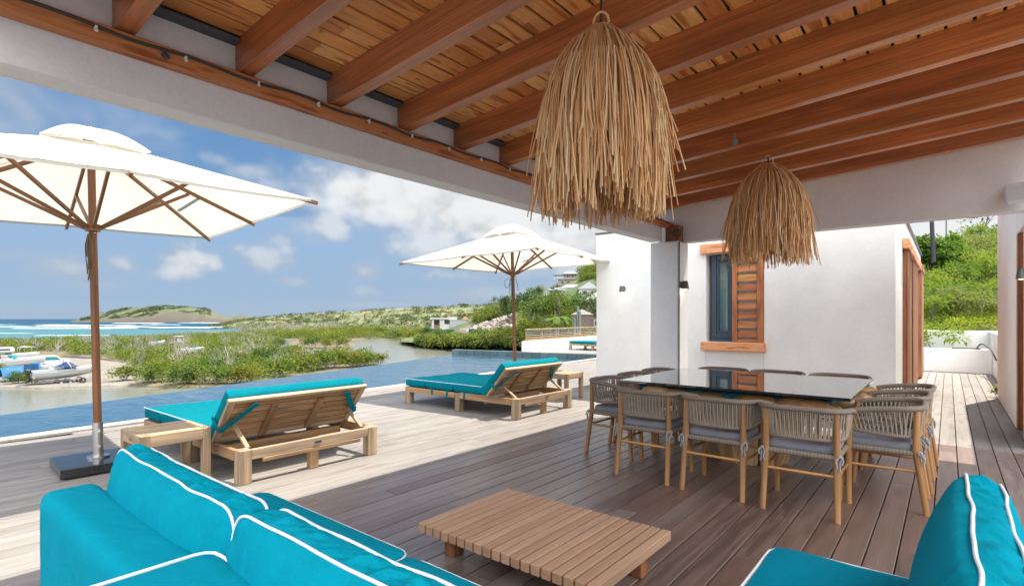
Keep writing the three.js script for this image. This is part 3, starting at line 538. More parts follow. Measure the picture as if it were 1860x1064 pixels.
// ---------- dining chairs ----------
function makeChair(label) {
  const g = thing('dining_chair', label, 'chair', [0, 0, 0], 0, 'woven rope chairs around the dining table');
  // local: the sitter looks towards -z
  const path = (s, out = 0) => {           // s 0..1 from one arm tip round the back to the other
    const hw = .262 + out, zb = .262 + out, zf = -.17, rad = .15, pts = [], straight = zb - rad - zf, arc = rad * Math.PI / 2, mid = 2 * (hw - rad), total = 2 * straight + 2 * arc + mid;
    let d = s * total; void pts;
    if (d < straight) return [-hw, zf + d]; d -= straight;
    if (d < arc) { const a = d / rad; return [-hw + rad - rad * Math.cos(a), zb - rad + rad * Math.sin(a)]; } d -= arc;
    if (d < mid) return [-hw + rad + d, zb]; d -= mid;
    if (d < arc) { const a = d / rad; return [hw - rad + rad * Math.sin(a), zb - rad + rad * Math.cos(a)]; } d -= arc;
    return [hw, zb - rad - d];
  };
  const topY = (s) => .715 - .055 * Math.pow(Math.abs(s - .5) * 2, 3), botY = (s) => .515 + .03 * Math.pow(Math.abs(s - .5) * 2, 4);
  const line = (fn, n = 40) => Array.from({ length: n + 1 }, (_, i) => fn(i / n));
  const ropeUv = (geo, k) => { const uv = geo.attributes.uv; for (let i = 0; i < uv.count; i++) uv.setXY(i, uv.getX(i) * k, uv.getY(i)); return geo; };
  part('top_rail', ropeUv(tube(line((s) => { const [x, z] = path(s, .008); return V(x, topY(s), z); }), .019, 72, 8), 2.2), M.rope, g);
  part('lower_rail', ropeUv(tube(line((s) => { const [x, z] = path(s, -.018); return V(x, botY(s), z); }), .014, 64, 8), 2), M.rope, g);
  const strands = [], N = 92;
  for (let i = 0; i <= N; i++) {
    const s = .012 + .976 * i / N, side = Math.abs(s - .5) > .24, cross = side ? (i % 2 ? .03 : -.03) : (i % 2 ? .0012 : -.0012), e = clamp(s + cross, .01, .99);
    const [x0, z0] = path(e, -.014), [x1, z1] = path(s, .004), [xm, zm] = path((s + e) / 2, -.01 + (i % 2 ? .006 : -.004));
    strands.push(tube([V(x0, botY(e), z0), V(xm, (botY(s) + topY(s)) / 2, zm), V(x1, topY(s), z1)], .0052, 4, 5));
  }
  part('rope_weave', strands, M.ropeLight, g).userData.kind = 'stuff';
  for (const sx of [-1, 1]) {
    part('leg', [rod(V(sx * .225, 0, .285), V(sx * .215, .42, .225), .019, .0225, 12), rod(V(sx * .215, .42, .225), V(sx * .212, .695, .232), .0225, .017, 12)], M.chair, g);
    part('leg', [rod(V(sx * .235, 0, -.215), V(sx * .232, .42, -.19), .0185, .0225, 12), rod(V(sx * .232, .42, -.19), V(sx * .252, .665, -.145), .0225, .016, 12)], M.chair, g);
    part('side_stretcher', rod(V(sx * .230, .285, -.20), V(sx * .217, .285, .243), .010, .010, 8), M.chair, g);
    part('tie', [tube([V(sx * .20, .43, .21), V(sx * .235, .425, .25), V(sx * .25, .42, .235), V(sx * .235, .38, .262), V(sx * .24, .33, .27)], .005, 16, 5), tube([V(sx * .235, .425, .25), V(sx * .215, .395, .27), V(sx * .222, .36, .272), V(sx * .214, .335, .268)], .0055, 12, 5), tube([V(sx * .235, .425, .25), V(sx * .255, .40, .262), V(sx * .245, .372, .275)], .0055, 10, 5)], M.ribbon, g);
  }
  part('stretcher', rod(V(-.222, .285, .243), V(.222, .285, .243), .011, .011, 8), M.chair, g);
  part('stretcher', rod(V(-.228, .30, -.2), V(.228, .30, -.2), .010, .010, 8), M.chair, g);
  part('seat_frame', [ropeUv(rod(V(-.205, .405, .222), V(.205, .405, .222), .02, .02, 10), 1), ropeUv(rod(V(-.21, .405, -.19), V(.21, .405, -.19), .02, .02, 10), 1), rod(V(-.222, .405, -.18), V(-.212, .405, .21), .02, .02, 10), rod(V(.222, .405, -.18), V(.212, .405, .21), .02, .02, 10), span(-.21, .21, .398, .412, -.18, .21, .003)], M.rope, g);
  part('cushion', padded(.43, .055, .40, 4).translate(0, .448, .01), M.seatGrey, g);
  return g;
}
{
  const ch = makeChair('rope chair on the near side of the dining table, leftmost of that row');
  ch.position.set(-1.955, 0, -4.335);
  const put = (l, x, z, turn) => copy(ch, l, [x, 0, z], turn);
  put('rope chair on the near side of the dining table, middle of that row', -1.37, -4.305, -.015);
  put('rope chair on the near side of the dining table, rightmost of that row', -.785, -4.27, .02);
  put('rope chair at the pool end of the dining table, nearest the loungers', -2.49, -4.77, -Math.PI / 2 - .03);
  put('rope chair at the pool end of the dining table, second from the near corner', -2.50, -5.36, -Math.PI / 2);
  put('rope chair at the pool end of the dining table, closest to the white pillar', -2.50, -5.95, -Math.PI / 2 + .02);
  put('rope chair at the passage end of the dining table, nearest the coffee table', -.40, -4.74, Math.PI / 2 + .02);
  put('rope chair at the passage end of the dining table, middle of the three', -.385, -5.33, Math.PI / 2);
  put('rope chair at the passage end of the dining table, closest to the pavilion', -.37, -5.91, Math.PI / 2 - .02);
  put('rope chair behind the dining table, below the shuttered window', -2.09, -6.42, Math.PI);
  put('rope chair behind the dining table, middle of the far row', -1.5, -6.44, Math.PI + .02);
  put('rope chair behind the dining table, rightmost of the far row', -.89, -6.42, Math.PI);
}
// ---------- coffee table ----------
{
  const t = thing('coffee_table', 'low slatted teak coffee table between the two turquoise sofas', 'coffee table', [-1.697, 0, -2.325]);
  const W = 1.136, D = .772, n = 19, r = rng(8), p = W / n;
  for (let i = 0; i < n; i++) part('slat', span(-W / 2 + i * p + .006, -W / 2 + (i + 1) * p - .006, .150, .2 + (r() - .5) * .0015, -D / 2 + (r() - .5) * .003, D / 2 + (r() - .5) * .003, .003, { grain: 2, uo: r() * 2, vo: r() * .5 }), pick(M.coffee, r), t);
  for (const z of [-.22, .22]) part('rail', span(-W / 2 + .05, W / 2 - .05, .10, .1495, z - .03, z + .03), M.door[2], t);
  for (const x of [-1, 1]) for (const z of [-1, 1]) part('leg', span(x * .455 - .04, x * .455 + .04, 0, .149, z * .215 - .04, z * .215 + .04, .005, { grain: 1 }), M.door[2], t);
}
// ---------- sofas ----------
{
  const s = thing('sofa', 'turquoise two module sofa with white piping seen from behind', 'sofa', [0, 0, 0]);
  // soft upholstered blocks
  const block = (x0, x1, y0, y1, z0, z1, rad, seed, crown = 0) => {
    const L = x1 - x0, H = y1 - y0, D = z1 - z0, g = new THREE.BoxGeometry(L, H, D, 36, 18, 12), P = g.attributes.position, uv = g.attributes.uv;
    for (let i = 0; i < P.count; i++) { const x = P.getX(i), y = P.getY(i), z = P.getZ(i), q = [clamp(x, -L / 2 + rad, L / 2 - rad), clamp(y, -H / 2 + rad, H / 2 - rad), clamp(z, -D / 2 + rad, D / 2 - rad)], d = V(x - q[0], y - q[1], z - q[2]), l = d.length(); if (l > rad) d.multiplyScalar(rad / l); const up = y > 0 ? crown * (1 - (2 * x / L) ** 4) * (1 - (2 * z / D) ** 2) : 0; const wv = .006 * (fbm(x * 5 + seed, y * 5 + z * 3, 0, 0, seed, 3) - .5); P.setXYZ(i, q[0] + d.x + (Math.abs(x) > L / 2 - .01 ? wv : 0), q[1] + d.y + up + (y > H / 2 - .01 ? wv : 0), q[2] + d.z + (Math.abs(z) > D / 2 - .01 ? wv : 0)); uv.setXY(i, x + z, y + z); }
    g.computeVertexNormals(); return g.translate((x0 + x1) / 2, (y0 + y1) / 2, (z0 + z1) / 2);
  };
  const loopXZ = (x0, x1, y, z0, z1, rad, r) => { const pts = []; const c = [[x1 - rad, z1 - rad, 0], [x0 + rad, z1 - rad, 1], [x0 + rad, z0 + rad, 2], [x1 - rad, z0 + rad, 3]]; c.forEach(([cx, cz, q], k) => { for (let i = 0; i <= 5; i++) { const a = (q + i / 5) * Math.PI / 2; pts.push(V(cx + rad * Math.cos(a), y, cz + rad * Math.sin(a))); } const n = c[(k + 1) % 4]; const e = pts[pts.length - 1], a2 = n[2] * Math.PI / 2, f = V(n[0] + rad * Math.cos(a2), y, n[1] + rad * Math.sin(a2)); for (let i = 1; i < 8; i++) pts.push(e.clone().lerp(f, i / 8)); }); return tube(pts, r, pts.length * 2, 6, true); };
  part('backrest', block(-2.935, -1.737, .08, .605, -.668, -.46, .05, 3), M.teal, s).userData.label = 'plain end backrest without piping';
  const bb = part('backrest', block(-1.727, -.42, .08, .628, -.672, -.30, .03, 4), M.teal, s);
  part('welt', loopXZ(-1.724, -.423, .622, -.669, -.303, .05, .0058), M.piping, bb);
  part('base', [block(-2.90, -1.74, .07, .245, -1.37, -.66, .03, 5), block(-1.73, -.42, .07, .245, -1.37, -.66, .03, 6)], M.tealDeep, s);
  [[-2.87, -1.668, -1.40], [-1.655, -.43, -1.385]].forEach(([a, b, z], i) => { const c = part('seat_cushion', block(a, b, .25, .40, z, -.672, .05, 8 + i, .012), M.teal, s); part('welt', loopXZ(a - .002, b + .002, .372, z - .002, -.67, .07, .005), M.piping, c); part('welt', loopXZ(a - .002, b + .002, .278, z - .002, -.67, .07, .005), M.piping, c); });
  part('foot', [-2.86, -1.8, -1.66, -.5].flatMap((x) => [-1.32, -.55].map((z) => span(x - .03, x + .03, 0, .072, z - .03, z + .03))), M.darkMetal, s);
  const pillow = (label, x0, x1, seed, tilt, sag) => {
    const p = thing('back_pillow', label, 'cushion', [(x0 + x1) / 2, .562, -.742]); p.rotation.set(tilt, 0, seed === 21 ? -.012 : .006);
    const L = x1 - x0, H = .362, D = .118;
    part('cover', cushion(L, H, D, { bulge: .062, rad: .085, pucker: .012, seed, n: 90, q: 10, sag }), M.teal, p);
    part('welt', welt(L + .006, H + .010, D / 2 - .004, .088, .0048, seed, sag), M.piping, p); part('welt', welt(L + .006, H + .010, -D / 2 + .004, .088, .0048, seed + 1, sag), M.piping, p);
  };
  pillow('turquoise back pillow with white piping at the end of the sofa by the parasol base', -2.83, -1.655, 21, -.12, .012);
  pillow('turquoise back pillow with white piping standing on the piped half of the sofa', -1.645, -.43, 25, -.12, .008);
}
{
  const s = thing('sofa', 'turquoise piped sofa seat across the coffee table from the dining chairs', 'sofa', [0, 0, 0]);
  s.userData.label = 'turquoise sofa facing the coffee table with one leaning pillow against its back';
  const c = padded(1.0, .15, 1.9, 3); const uvs = c.attributes.uv; void uvs;
  const sc = part('seat_cushion', c.translate(-.06, .325, -1.435), M.tealDeep, s);
  const rect = (y) => { const pts = [], x0 = -.562, x1 = .44, z0 = -2.387, z1 = -.49, rad = .06, cs = [[x1 - rad, z1 - rad, 0], [x0 + rad, z1 - rad, 1], [x0 + rad, z0 + rad, 2], [x1 - rad, z0 + rad, 3]]; cs.forEach(([cx, cz, q], k) => { for (let i = 0; i <= 4; i++) { const a = (q + i / 4) * Math.PI / 2; pts.push(V(cx + rad * Math.cos(a), y, cz + rad * Math.sin(a))); } const n = cs[(k + 1) % 4], e = pts[pts.length - 1], f = V(n[0] + rad * Math.cos(n[2] * Math.PI / 2), y, n[1] + rad * Math.sin(n[2] * Math.PI / 2)); for (let i = 1; i < 10; i++) pts.push(e.clone().lerp(f, i / 10)); }); return tube(pts, .0052, pts.length * 2, 6, true); };
  part('welt', rect(.382), M.piping, sc); part('welt', rect(.268), M.piping, sc);
  part('base', span(-.53, .43, .07, .245, -2.36, -.5, .02), M.tealDeep, s);
  part('backrest', span(.24, .45, .246, .60, -2.38, -.5, .03), M.tealDeep, s);
  part('foot', [-.48, .38].flatMap((x) => [-2.3, -.6].map((z) => span(x - .03, x + .03, 0, .072, z - .03, z + .03))), M.darkMetal, s);
  const p = thing('back_pillow', 'plump turquoise back pillow leaning on the sofa opposite, seen edge on', 'cushion', [.035, .607, -1.80]);
  p.rotation.set(0, Math.PI / 2, 0); 
  const L = 1.08, H = .42, D = .085, tilt = new THREE.Matrix4().makeRotationX(.24);
  const put = (g) => g.applyMatrix4(tilt);
  part('cover', put(cushion(L, H, D, { bulge: .072, rad: .13, pucker: .009, seed: 44, n: 96, q: 8 })), M.teal, p);
  part('welt', put(welt(L + .006, H + .012, D / 2 - .002, .135, .0048, 44)), M.piping, p); part('welt', put(welt(L + .006, H + .012, -D / 2 + .002, .135, .0048, 46)), M.piping, p);
}
// ---------- straw pendant lamps ----------
function strawLamp(label, pos, cordTop, H, Rm, seed) {
  const g = thing('pendant_lamp', label, 'pendant lamp', [pos.x, pos.y, pos.z], 0, 'straw pendant lamps under the timber roof'), r = rng(seed);
  part('cord', rod(V(0, -.08, 0), V(0, cordTop - pos.y, 0), .006, .006, 8), M.cord, g);
  part('loop', [tube(Array.from({ length: 13 }, (_, i) => { const a = i / 12 * Math.PI * 2; return V(.042 * Math.cos(a), .012 + .048 * Math.sin(a), .01 * Math.sin(a)); }), .006, 40, 6)], M.cane[1], g);
  part('core', new THREE.LatheGeometry([[.01, -.05], [.07, -.10], [.14, -.2], [.21, -.36], [.235, -H * .62]].map(([a, b]) => new THREE.Vector2(a * Rm / .31, b)), 20), std(lc(.62, .34, .14), .9), g);
  const packs = [[], [], [], []], N = 2200;
  for (let i = 0; i < N; i++) {
    const a = r() * Math.PI * 2, layer = Math.pow(r(), .8), tip = H * (.62 + .38 * r()) * (layer > .4 ? 1 : .9), rad = Rm * (.62 + .39 * layer), wild = r() < .10 ? .10 * r() : 0;
    const start = i % 3 === 0 ? .02 : (r() < .5 ? .10 : .22), tw = (r() - .5) * .6;
    const prof = (t) => { const d = start + (tip - start) * t, y = d / H; const w = Math.pow(Math.sin(Math.PI / 2 * clamp(y / .52)), .56) * (1 - .04 * sstep(.6, 1, y)); return [rad * w * (1 + .05 * (y - .5)) * (.97 + .06 * vn(a * 9, t * 5, 0, 0, seed)) + wild * t * t, d]; };
    const pts = []; const kink = (r() - .5) * .24;
    for (let k = 0; k <= 5; k++) { const t = k / 5, [q, d] = prof(t), b = a + tw * t * .45 + kink * t * t + .02 * Math.sin(t * 9 + i); pts.push(V(q * Math.cos(b), -d, q * Math.sin(b))); }
    const w = .0024 + r() * .0024;
    packs[Math.floor(r() * 4)].push(new THREE.TubeGeometry(new THREE.CatmullRomCurve3(pts), 6, w, 3, false));
  }
  packs.forEach((q, i) => { part('straw', q, M.cane[i], g).userData.kind = 'stuff'; });
  return g;
}
{
  const a = atDepth(1092, 46, 2.62), b = atDepth(1396, 295, 4.86);
  strawLamp('large straw pendant lamp with shaggy strands hanging over the coffee table', a, roofY(a.x), .96, .305, 3);
  strawLamp('smaller looking straw pendant lamp hanging over the dining table', b, roofY(b.x), .95, .335, 9).userData.label = 'straw pendant lamp hanging over the dining table by the shuttered window';
}
// ---------- small fittings ----------
function sconce(label, [x, y, z], turn) {
  const g = thing('wall_lamp', label, 'wall lamp', [x, y, z], turn, 'dark wall lamps on the white walls');
  g.scale.setScalar(.85); part('shade', [setM(new THREE.CylinderGeometry(.045, .066, .125, 4, 1).rotateY(Math.PI / 4), [0, 0, .07]), span(-.04, .04, -.05, .055, 0, .02, .003)], M.greyMetal, g);
  part('bulb', new THREE.CylinderGeometry(.022, .022, .012, 12).translate(0, -.066, .07), std(lc(.9, .75, .5), .5, { emissive: lc(1, .72, .4), emissiveIntensity: .4 }), g);
  const l = new THREE.PointLight(new THREE.Color(1, .75, .45), .012, 3); l.position.set(0, -.10, .07); l.castShadow = true; l.shadow.radius = 1; g.add(l); return g;
}
sconce('dark wall lamp on the outer part of the pavilion wall beyond the pillar', [-4.505, 1.85, -8.648], 0);
sconce('dark wall lamp on the white pillar beside the hanging cable', [-2.825, 1.78, -7.08], Math.PI / 2);
sconce('dark wall lamp beside the brown door of the house', [.63, 1.78, -7.475], -Math.PI / 2);
{
  const c = thing('light_string', 'black festoon cable with small white clips along the timber ledge', 'light string');
  const pts = []; for (let i = 0; i <= 60; i++) { const z = .6 - i * .128; pts.push(V(-2.972, 2.636 + .018 * (Math.abs(Math.sin((z + .2) / .56 * Math.PI * .98)) - .5) + .006 * (hash(i, 1, 4) - .5), z)); }
  part('cable', tube(pts, .0075, 220, 6), M.cord, c);
  for (let z = -.30; z > -6.8; z -= .365) part('clip', [rod(V(-2.966, 2.628, z), V(-2.963, 2.614, z), .006, .008, 8), span(-2.984, -2.959, 2.626, 2.638, z - .005, z + .005, .001)], std(lc(.75, .75, .73), .5), c);
  part('clamp', rod(V(-2.975, 2.622, -.93), V(-2.975, 2.60, -.955), .014, .014, 8), M.cord, c);
}
{
  const s = thing('loudspeaker', 'white box loudspeaker mounted on the plastered beam above the passage', 'loudspeaker', [.575, 2.545, -7.08]);
  part('cabinet', [cbox(.30, .20, .17, .035).rotateX(.25).rotateY(-.5)], M.piping, s); part('bracket', span(-.02, .02, -.03, .03, -.16, -.06, .004), M.greyMetal, s);
  const d = thing('ceiling_sensor', 'tiny grey sensor fixed to the side of a ceiling rafter', 'sensor'); const q = atDepth(1335, 262, 4.45); d.position.copy(q);
  part('body', [rod(V(0, 0, 0), V(0, .035, 0), .02, .026, 12), rod(V(0, .0355, 0), V(0, .09, 0), .008, .008, 8)], M.seatGrey, d);
}

// ---------- water, sandbar and land below the terrace ----------
const SEA = -6;
const flat = (pts, y, per = 1) => { const s = new THREE.Shape(pts.map((p) => new THREE.Vector2(p.x, -p.z))), g = new THREE.ShapeGeometry(s, 8); g.rotateX(-Math.PI / 2); g.translate(0, y, 0); const uv = g.attributes.uv, p = g.attributes.position; for (let i = 0; i < uv.count; i++) uv.setXY(i, p.getX(i) * per, p.getZ(i) * per); return g; };
// an outline through picture points lying at sea level, roughened like a shore
function shore(list, seed, rough = .012, n = 10) {
  const c = new THREE.CatmullRomCurve3(list.map(([x, y]) => onY(x, y, SEA)), true, 'centripetal'), out = [];
  for (const [i, p] of c.getPoints(list.length * n).entries()) { const d = Math.hypot(p.x, p.z), k = 1 + rough * 2 * (fbm(i * .45, seed, 0, 0, seed, 3) - .5); void d; out.push(V(p.x * k, SEA, p.z * k)); } out.pop(); return out;
}
const seaMat = (c, bump, sp = .35, rough = .3) => new THREE.MeshPhysicalMaterial({ color: lc(...c), roughness: rough, specularIntensity: sp, bumpMap: bump ? rep(T.ripple, 1, 1) : null, bumpScale: bump });
{
  structure('sea', new THREE.CircleGeometry(24000, 96).rotateX(-Math.PI / 2).translate(0, SEA - .05, 0), seaMat([.014, .055, .10], 0, .3, .5));
  structure('water', flat(shore([[-900, 590.5], [-300, 590.5], [100, 591], [200, 596.6], [330, 597.5], [480, 598], [520, 600], [420, 640], [-300, 650], [-900, 640]], 3, .004), SEA - .03, .05), seaMat([.050, .135, .150], .05, .25, .4)).userData.label = 'turquoise shallows';
  const surf = []; const r = rng(14);
  const crest = (x0, x1, py, h, th) => { const n = Math.round((x1 - x0) / 7) + 4, rows = []; for (let i = 0; i <= n; i++) rows.push(onY(mix(x0, x1, i / n), py + 1.1 * (fbm(i * .23, py, 0, 0, 7, 3) - .5), SEA)); surf.push(grid(n, 4, (u, v) => { const i = Math.min(n, Math.round(u * n)), p = rows[i], d = Math.hypot(p.x, p.z), k = 1 + (v - .5) * th / d, e = Math.sin(u * Math.PI) ** .4 * (.35 + .9 * fbm(i * .4, py * 3, 0, 0, 9, 3)); return V(p.x * k, SEA - .02 + Math.sin(v * Math.PI) * h * e, p.z * k); })); };
  crest(-500, 30, 589.4, .7, 9); crest(60, 150, 589.8, .6, 8); crest(-500, 60, 593.4, .9, 13); crest(60, 175, 592.8, .8, 14); crest(90, 250, 591.0, .6, 10); crest(20, 250, 596.2, .7, 12); crest(176, 300, 594.2, .9, 16); crest(270, 420, 594.8, .9, 16); crest(255, 330, 589.6, .6, 8); crest(200, 300, 587.0, 1.2, 8); crest(320, 420, 586.4, .9, 8); crest(-200, 60, 605, .22, 3); crest(60, 200, 609, .2, 3); crest(-60, 12, 619, .3, 4); crest(-300, -40, 600, .3, 4);
  void r;
  const foam = part('surf', surf.map((g) => g), std(lc(.52, .55, .56), .9, { side: THREE.DoubleSide }), scene); tag(foam, 'white lines of surf breaking on the reef before the island', 'surf', null, 'stuff');
  // the brown lagoon
  structure('lagoon', flat(shore([[-900, 1000], [-900, 700], [0, 660], [300, 640], [420, 622], [600, 608], [760, 606], [960, 612], [1100, 616], [1700, 640], [2400, 900], [900, 1500]], 5, .003), SEA - .012, .2), seaMat([.165, .165, .135], .02, .6, .16));
  const sandM = std(lc(.285, .255, .215), .95, { map: rep(T.sand, .08, .08) }), soil = std(lc(.20, .17, .10), 1, { map: rep(T.sand, .1, .1) });
  const land = (name, list, h, m, seed, rough) => { const o = shore(list, seed, rough), s = new THREE.Shape(o.map((p) => new THREE.Vector2(p.x, -p.z))), g = new THREE.ExtrudeGeometry(s, { depth: .6, bevelEnabled: true, bevelThickness: h, bevelSize: h * 2.2, bevelOffset: -h * 1.6, bevelSegments: 3 }); g.rotateX(-Math.PI / 2); g.translate(0, SEA - .6 - .02, 0); structure(name, g, m); return o; };
  land('sand', [[-700, 760], [-200, 714], [0, 704], [70, 706], [150, 703], [230, 700], [280, 695], [300, 678], [240, 663], [120, 651], [-100, 646], [-700, 662]], .25, sandM, 8, .008);
  land('land', [[-700, 655], [-200, 645], [0, 650], [130, 648], [240, 668], [250, 700], [330, 705], [450, 704], [600, 676], [690, 664], [640, 654], [545, 655], [480, 641], [500, 627], [420, 612], [440, 603], [300, 618], [100, 626], [-300, 632], [-700, 632]], .3, soil, 9, .008);
  land('land', [[540, 632], [585, 634], [632, 631], [640, 624], [600, 617], [550, 618]], .2, soil, 10, .006);
  land('land', [[495, 617], [600, 620], [700, 612], [740, 619], [800, 624], [900, 630], [1000, 634], [1120, 636], [1120, 606], [900, 602], [740, 600], [560, 598], [430, 603], [340, 601], [380, 604.5]], .3, soil, 11, .004);
}
// ---------- hills ----------
const hillSpots = {};
function hill(name, prof, dBase, dTop, pyBase, colors, seed, o = {}) {
  // prof: picture points of the skyline; dBase, dTop: depths in metres at the foot and at the ridge
  const nx = o.nx ?? 110, ny = o.ny ?? 26, at = (list, x) => { let i = 0; while (i < list.length - 2 && list[i + 1][0] < x) i++; const [a, b] = [list[i], list[i + 1]]; return mix(a[1], b[1], clamp((x - a[0]) / (b[0] - a[0]))); };
  const x0 = prof[0][0], x1 = prof[prof.length - 1][0], sp = (u, v) => {
    const px = mix(x0, x1, u), top = at(prof, px), db = Array.isArray(dBase) ? at(dBase, px) : dBase, dt = Array.isArray(dTop) ? at(dTop, px) : dTop;
    const foot = Array.isArray(pyBase) ? at(pyBase, px) : pyBase, yb = EYE + (HY - foot) / F * db, yt = EYE + (HY - top) / F * dt;
    const t = Math.min(1, v / .72), d = v <= .72 ? mix(db, dt, t) : mix(dt, dt * 1.5, (v - .72) / .28);
    let y = v <= .72 ? mix(yb, yt, Math.pow(t, o.pow ?? .9)) : mix(yt, SEA - 2, ((v - .72) / .28) ** 1.4);
    const p = atDepth(px, HY, d), k = (o.rough ?? .012) * dt; const f = Math.sin(Math.PI * Math.min(1, t * .97));
    y += k * f * (fbm(p.x / dt * 14, p.z / dt * 14, 0, 0, seed, 5) - .5) * 2.2; p.y = y; return p;
  };
  const g = grid(nx, ny, sp), P = g.attributes.position, col = new Float32Array(P.count * 3);
  for (let i = 0; i < P.count; i++) {
    const v = Math.floor(i / (nx + 1)) / ny, u = (i % (nx + 1)) / nx, s = dTopAt(dTop, mix(x0, x1, u));
    const n = fbm(P.getX(i) / s * 20, P.getZ(i) / s * 20, 0, 0, seed + 1, 5), m = fbm(P.getX(i) / s * 90, P.getZ(i) / s * 90, 0, 0, seed + 2, 3), c = colors(n, m, u, v);
    col.set(c, i * 3);
  }
  g.setAttribute('color', new THREE.BufferAttribute(col, 3));
  const mesh = new THREE.Mesh(g, std(lc(1, 1, 1), 1, { vertexColors: true, side: THREE.DoubleSide })); mesh.name = numbered(name); mesh.userData.kind = 'structure'; mesh.castShadow = mesh.receiveShadow = true; scene.add(mesh);
  return sp;
}
const dTopAt = (d, px) => { if (!Array.isArray(d)) return d; let i = 0; while (i < d.length - 2 && d[i + 1][0] < px) i++; return mix(d[i][1], d[i + 1][1], clamp((px - d[i][0]) / (d[i + 1][0] - d[i][0]))); };
const mix3 = (a, b, t) => [0, 1, 2].map((k) => mix(a[k], b[k], t));
const GRASS = [.14, .15, .065], SCRUB = [.055, .08, .033], STRAW = [.215, .19, .11], ROCK = [.105, .09, .085], EARTH = [.27, .15, .095];
const islandSp = hill('island', [[128, 583.6], [150, 578], [185, 568], [225, 560], [285, 555.5], [340, 558], [372, 560], [392, 568], [408, 575], [430, 573], [446, 572], [458, 576], [472, 580], [490, 584]], 1120, 1300, 585.2, (n, m, u, v) => { let c = mix3(SCRUB, [.10, .115, .055], sstep(.38, .62, n + .2 * (m - .5))); c = mix3(c, STRAW, .5 * sstep(.5, .75, u) * sstep(.45, .65, m)); const rk = Math.max(sstep(.26, .05, v + .2 * (m - .5)), sstep(.64, .76, u) * sstep(.42, .55, m) * .8); return mix3(c, [.075, .062, .055], rk * .9); }, 21, { rough: .006, pow: .55 });
const hillSp = hill('hills', [[380, 594], [430, 583], [470, 577.5], [505, 573], [560, 570], [610, 566], [660, 563.5], [740, 559], [800, 556.5], [870, 553.5], [940, 552], [1010, 550], [1100, 548], [1300, 545]], [[380, 420], [560, 330], [900, 240], [1300, 220]], [[380, 620], [560, 560], [900, 480], [1300, 460]], [[380, 597], [480, 600], [700, 606], [900, 605], [1300, 604]], (n, m, u, v) => { let c = mix3(SCRUB, GRASS, sstep(.36, .58, n + .25 * (m - .5))); c = mix3(c, STRAW, .8 * sstep(.52, .72, fbm(u * 14, v * 7, 0, 0, 3, 3))); return mix3(c, ROCK, .4 * sstep(.66, .76, m)); }, 25, { rough: .007, nx: 150, pow: .8 });
const nearSp = hill('hillside', [[728, 617], [765, 609], [785, 602], [815, 596], [850, 583], [880, 569], [905, 557], [950, 546], [985, 530], [1005, 516], [1040, 500], [1075, 482], [1110, 466], [1160, 450], [1250, 440], [1400, 420]], [[728, 150], [760, 135], [950, 95], [1100, 85], [1400, 80]], [[728, 156], [760, 160], [800, 180], [950, 165], [1100, 190], [1400, 190]], [[728, 621], [760, 622], [900, 622], [1100, 619], [1400, 617]], (n, m, u, v) => { let c = mix3(SCRUB, [.10, .125, .04], sstep(.4, .62, n)); const px = mix(728, 1400, u), q = Math.exp(-(((px - 880) / 42) ** 2)) * sstep(.12, .2, v) * sstep(.52, .4, v); return mix3(c, mix3(EARTH, [.21, .185, .17], sstep(.45, .6, m)), clamp(q * 1.5)); }, 29, { rough: .012, nx: 140, ny: 40 });
const rearSp = hill('hillside', [[1560, 545], [1640, 522], [1690, 500], [1740, 466], [1785, 448], [1830, 438], [1900, 428], [2040, 420]], [[1560, 21], [1680, 21], [2040, 21]], [[1560, 46], [1700, 46], [2040, 40]], [[1560, 606], [2040, 606]], (n, m) => mix3(mix3([.06, .08, .03], [.14, .13, .06], sstep(.4, .6, n)), [.17, .13, .105], .6 * sstep(.6, .7, m)), 33, { rough: .012, nx: 60, ny: 30, pow: 1.0 });
// ---------- foliage ----------
// a spray of leaves round the origin: n bent leaves
function spray(n, rad, len, wid, seed, o = {}) {
  const r = rng(seed), pos = [], nor = [], uv = [];
  for (let i = 0; i < n; i++) {
    const d = V(r() - .5, (r() - .5) * (o.flat ?? 1) + (o.up ?? .1), r() - .5).normalize(), q = d.clone().multiplyScalar(rad * Math.cbrt(r())), dir = d.clone().add(V(r() - .5, r() - .5, r() - .5).multiplyScalar(1.3)).normalize();
    const side = dir.clone().cross(V(r() - .5, r() + .3, r() - .5)).normalize().multiplyScalar(wid / 2 * (.7 + .6 * r())), L = len * (.6 + .7 * r()), tip = q.clone().addScaledVector(dir, L).add(V(0, -L * .18, 0)), mid = q.clone().addScaledVector(dir, L * .5);
    const a = q, b = mid.clone().add(side), c = tip, e = mid.clone().sub(side), nn = b.clone().sub(a).cross(e.clone().sub(a)).normalize();
    for (const t of [[a, b, e], [b, c, e]]) for (const p of t) { pos.push(p.x, p.y, p.z); nor.push(nn.x, nn.y, nn.z); uv.push(0, 0); }
  }
  const g = new THREE.BufferGeometry(); g.setAttribute('position', new THREE.Float32BufferAttribute(pos, 3)); g.setAttribute('normal', new THREE.Float32BufferAttribute(nor, 3)); g.setAttribute('uv', new THREE.Float32BufferAttribute(uv, 2)); return g;
}
function twigs(n, rad, h, seed, th = .02) { const r = rng(seed), gs = []; for (let i = 0; i < n; i++) { const a = r() * 6.28, b = r() * 6.28, p = V(Math.cos(a) * rad * .25 * r(), 0, Math.sin(a) * rad * .25 * r()), q = V(Math.cos(b) * rad * (.2 + .5 * r()), h * (.35 + .3 * r()), Math.sin(b) * rad * (.2 + .5 * r())), e = q.clone().add(V((r() - .5) * rad, h * (.2 + .45 * r()), (r() - .5) * rad)); gs.push(rod(p, q, th, th * .7, 4), rod(q, e, th * .7, th * .3, 4), rod(q, q.clone().add(V((r() - .5) * rad * .8, h * .3 * r(), (r() - .5) * rad * .8)), th * .6, th * .25, 4)); } return gs; }
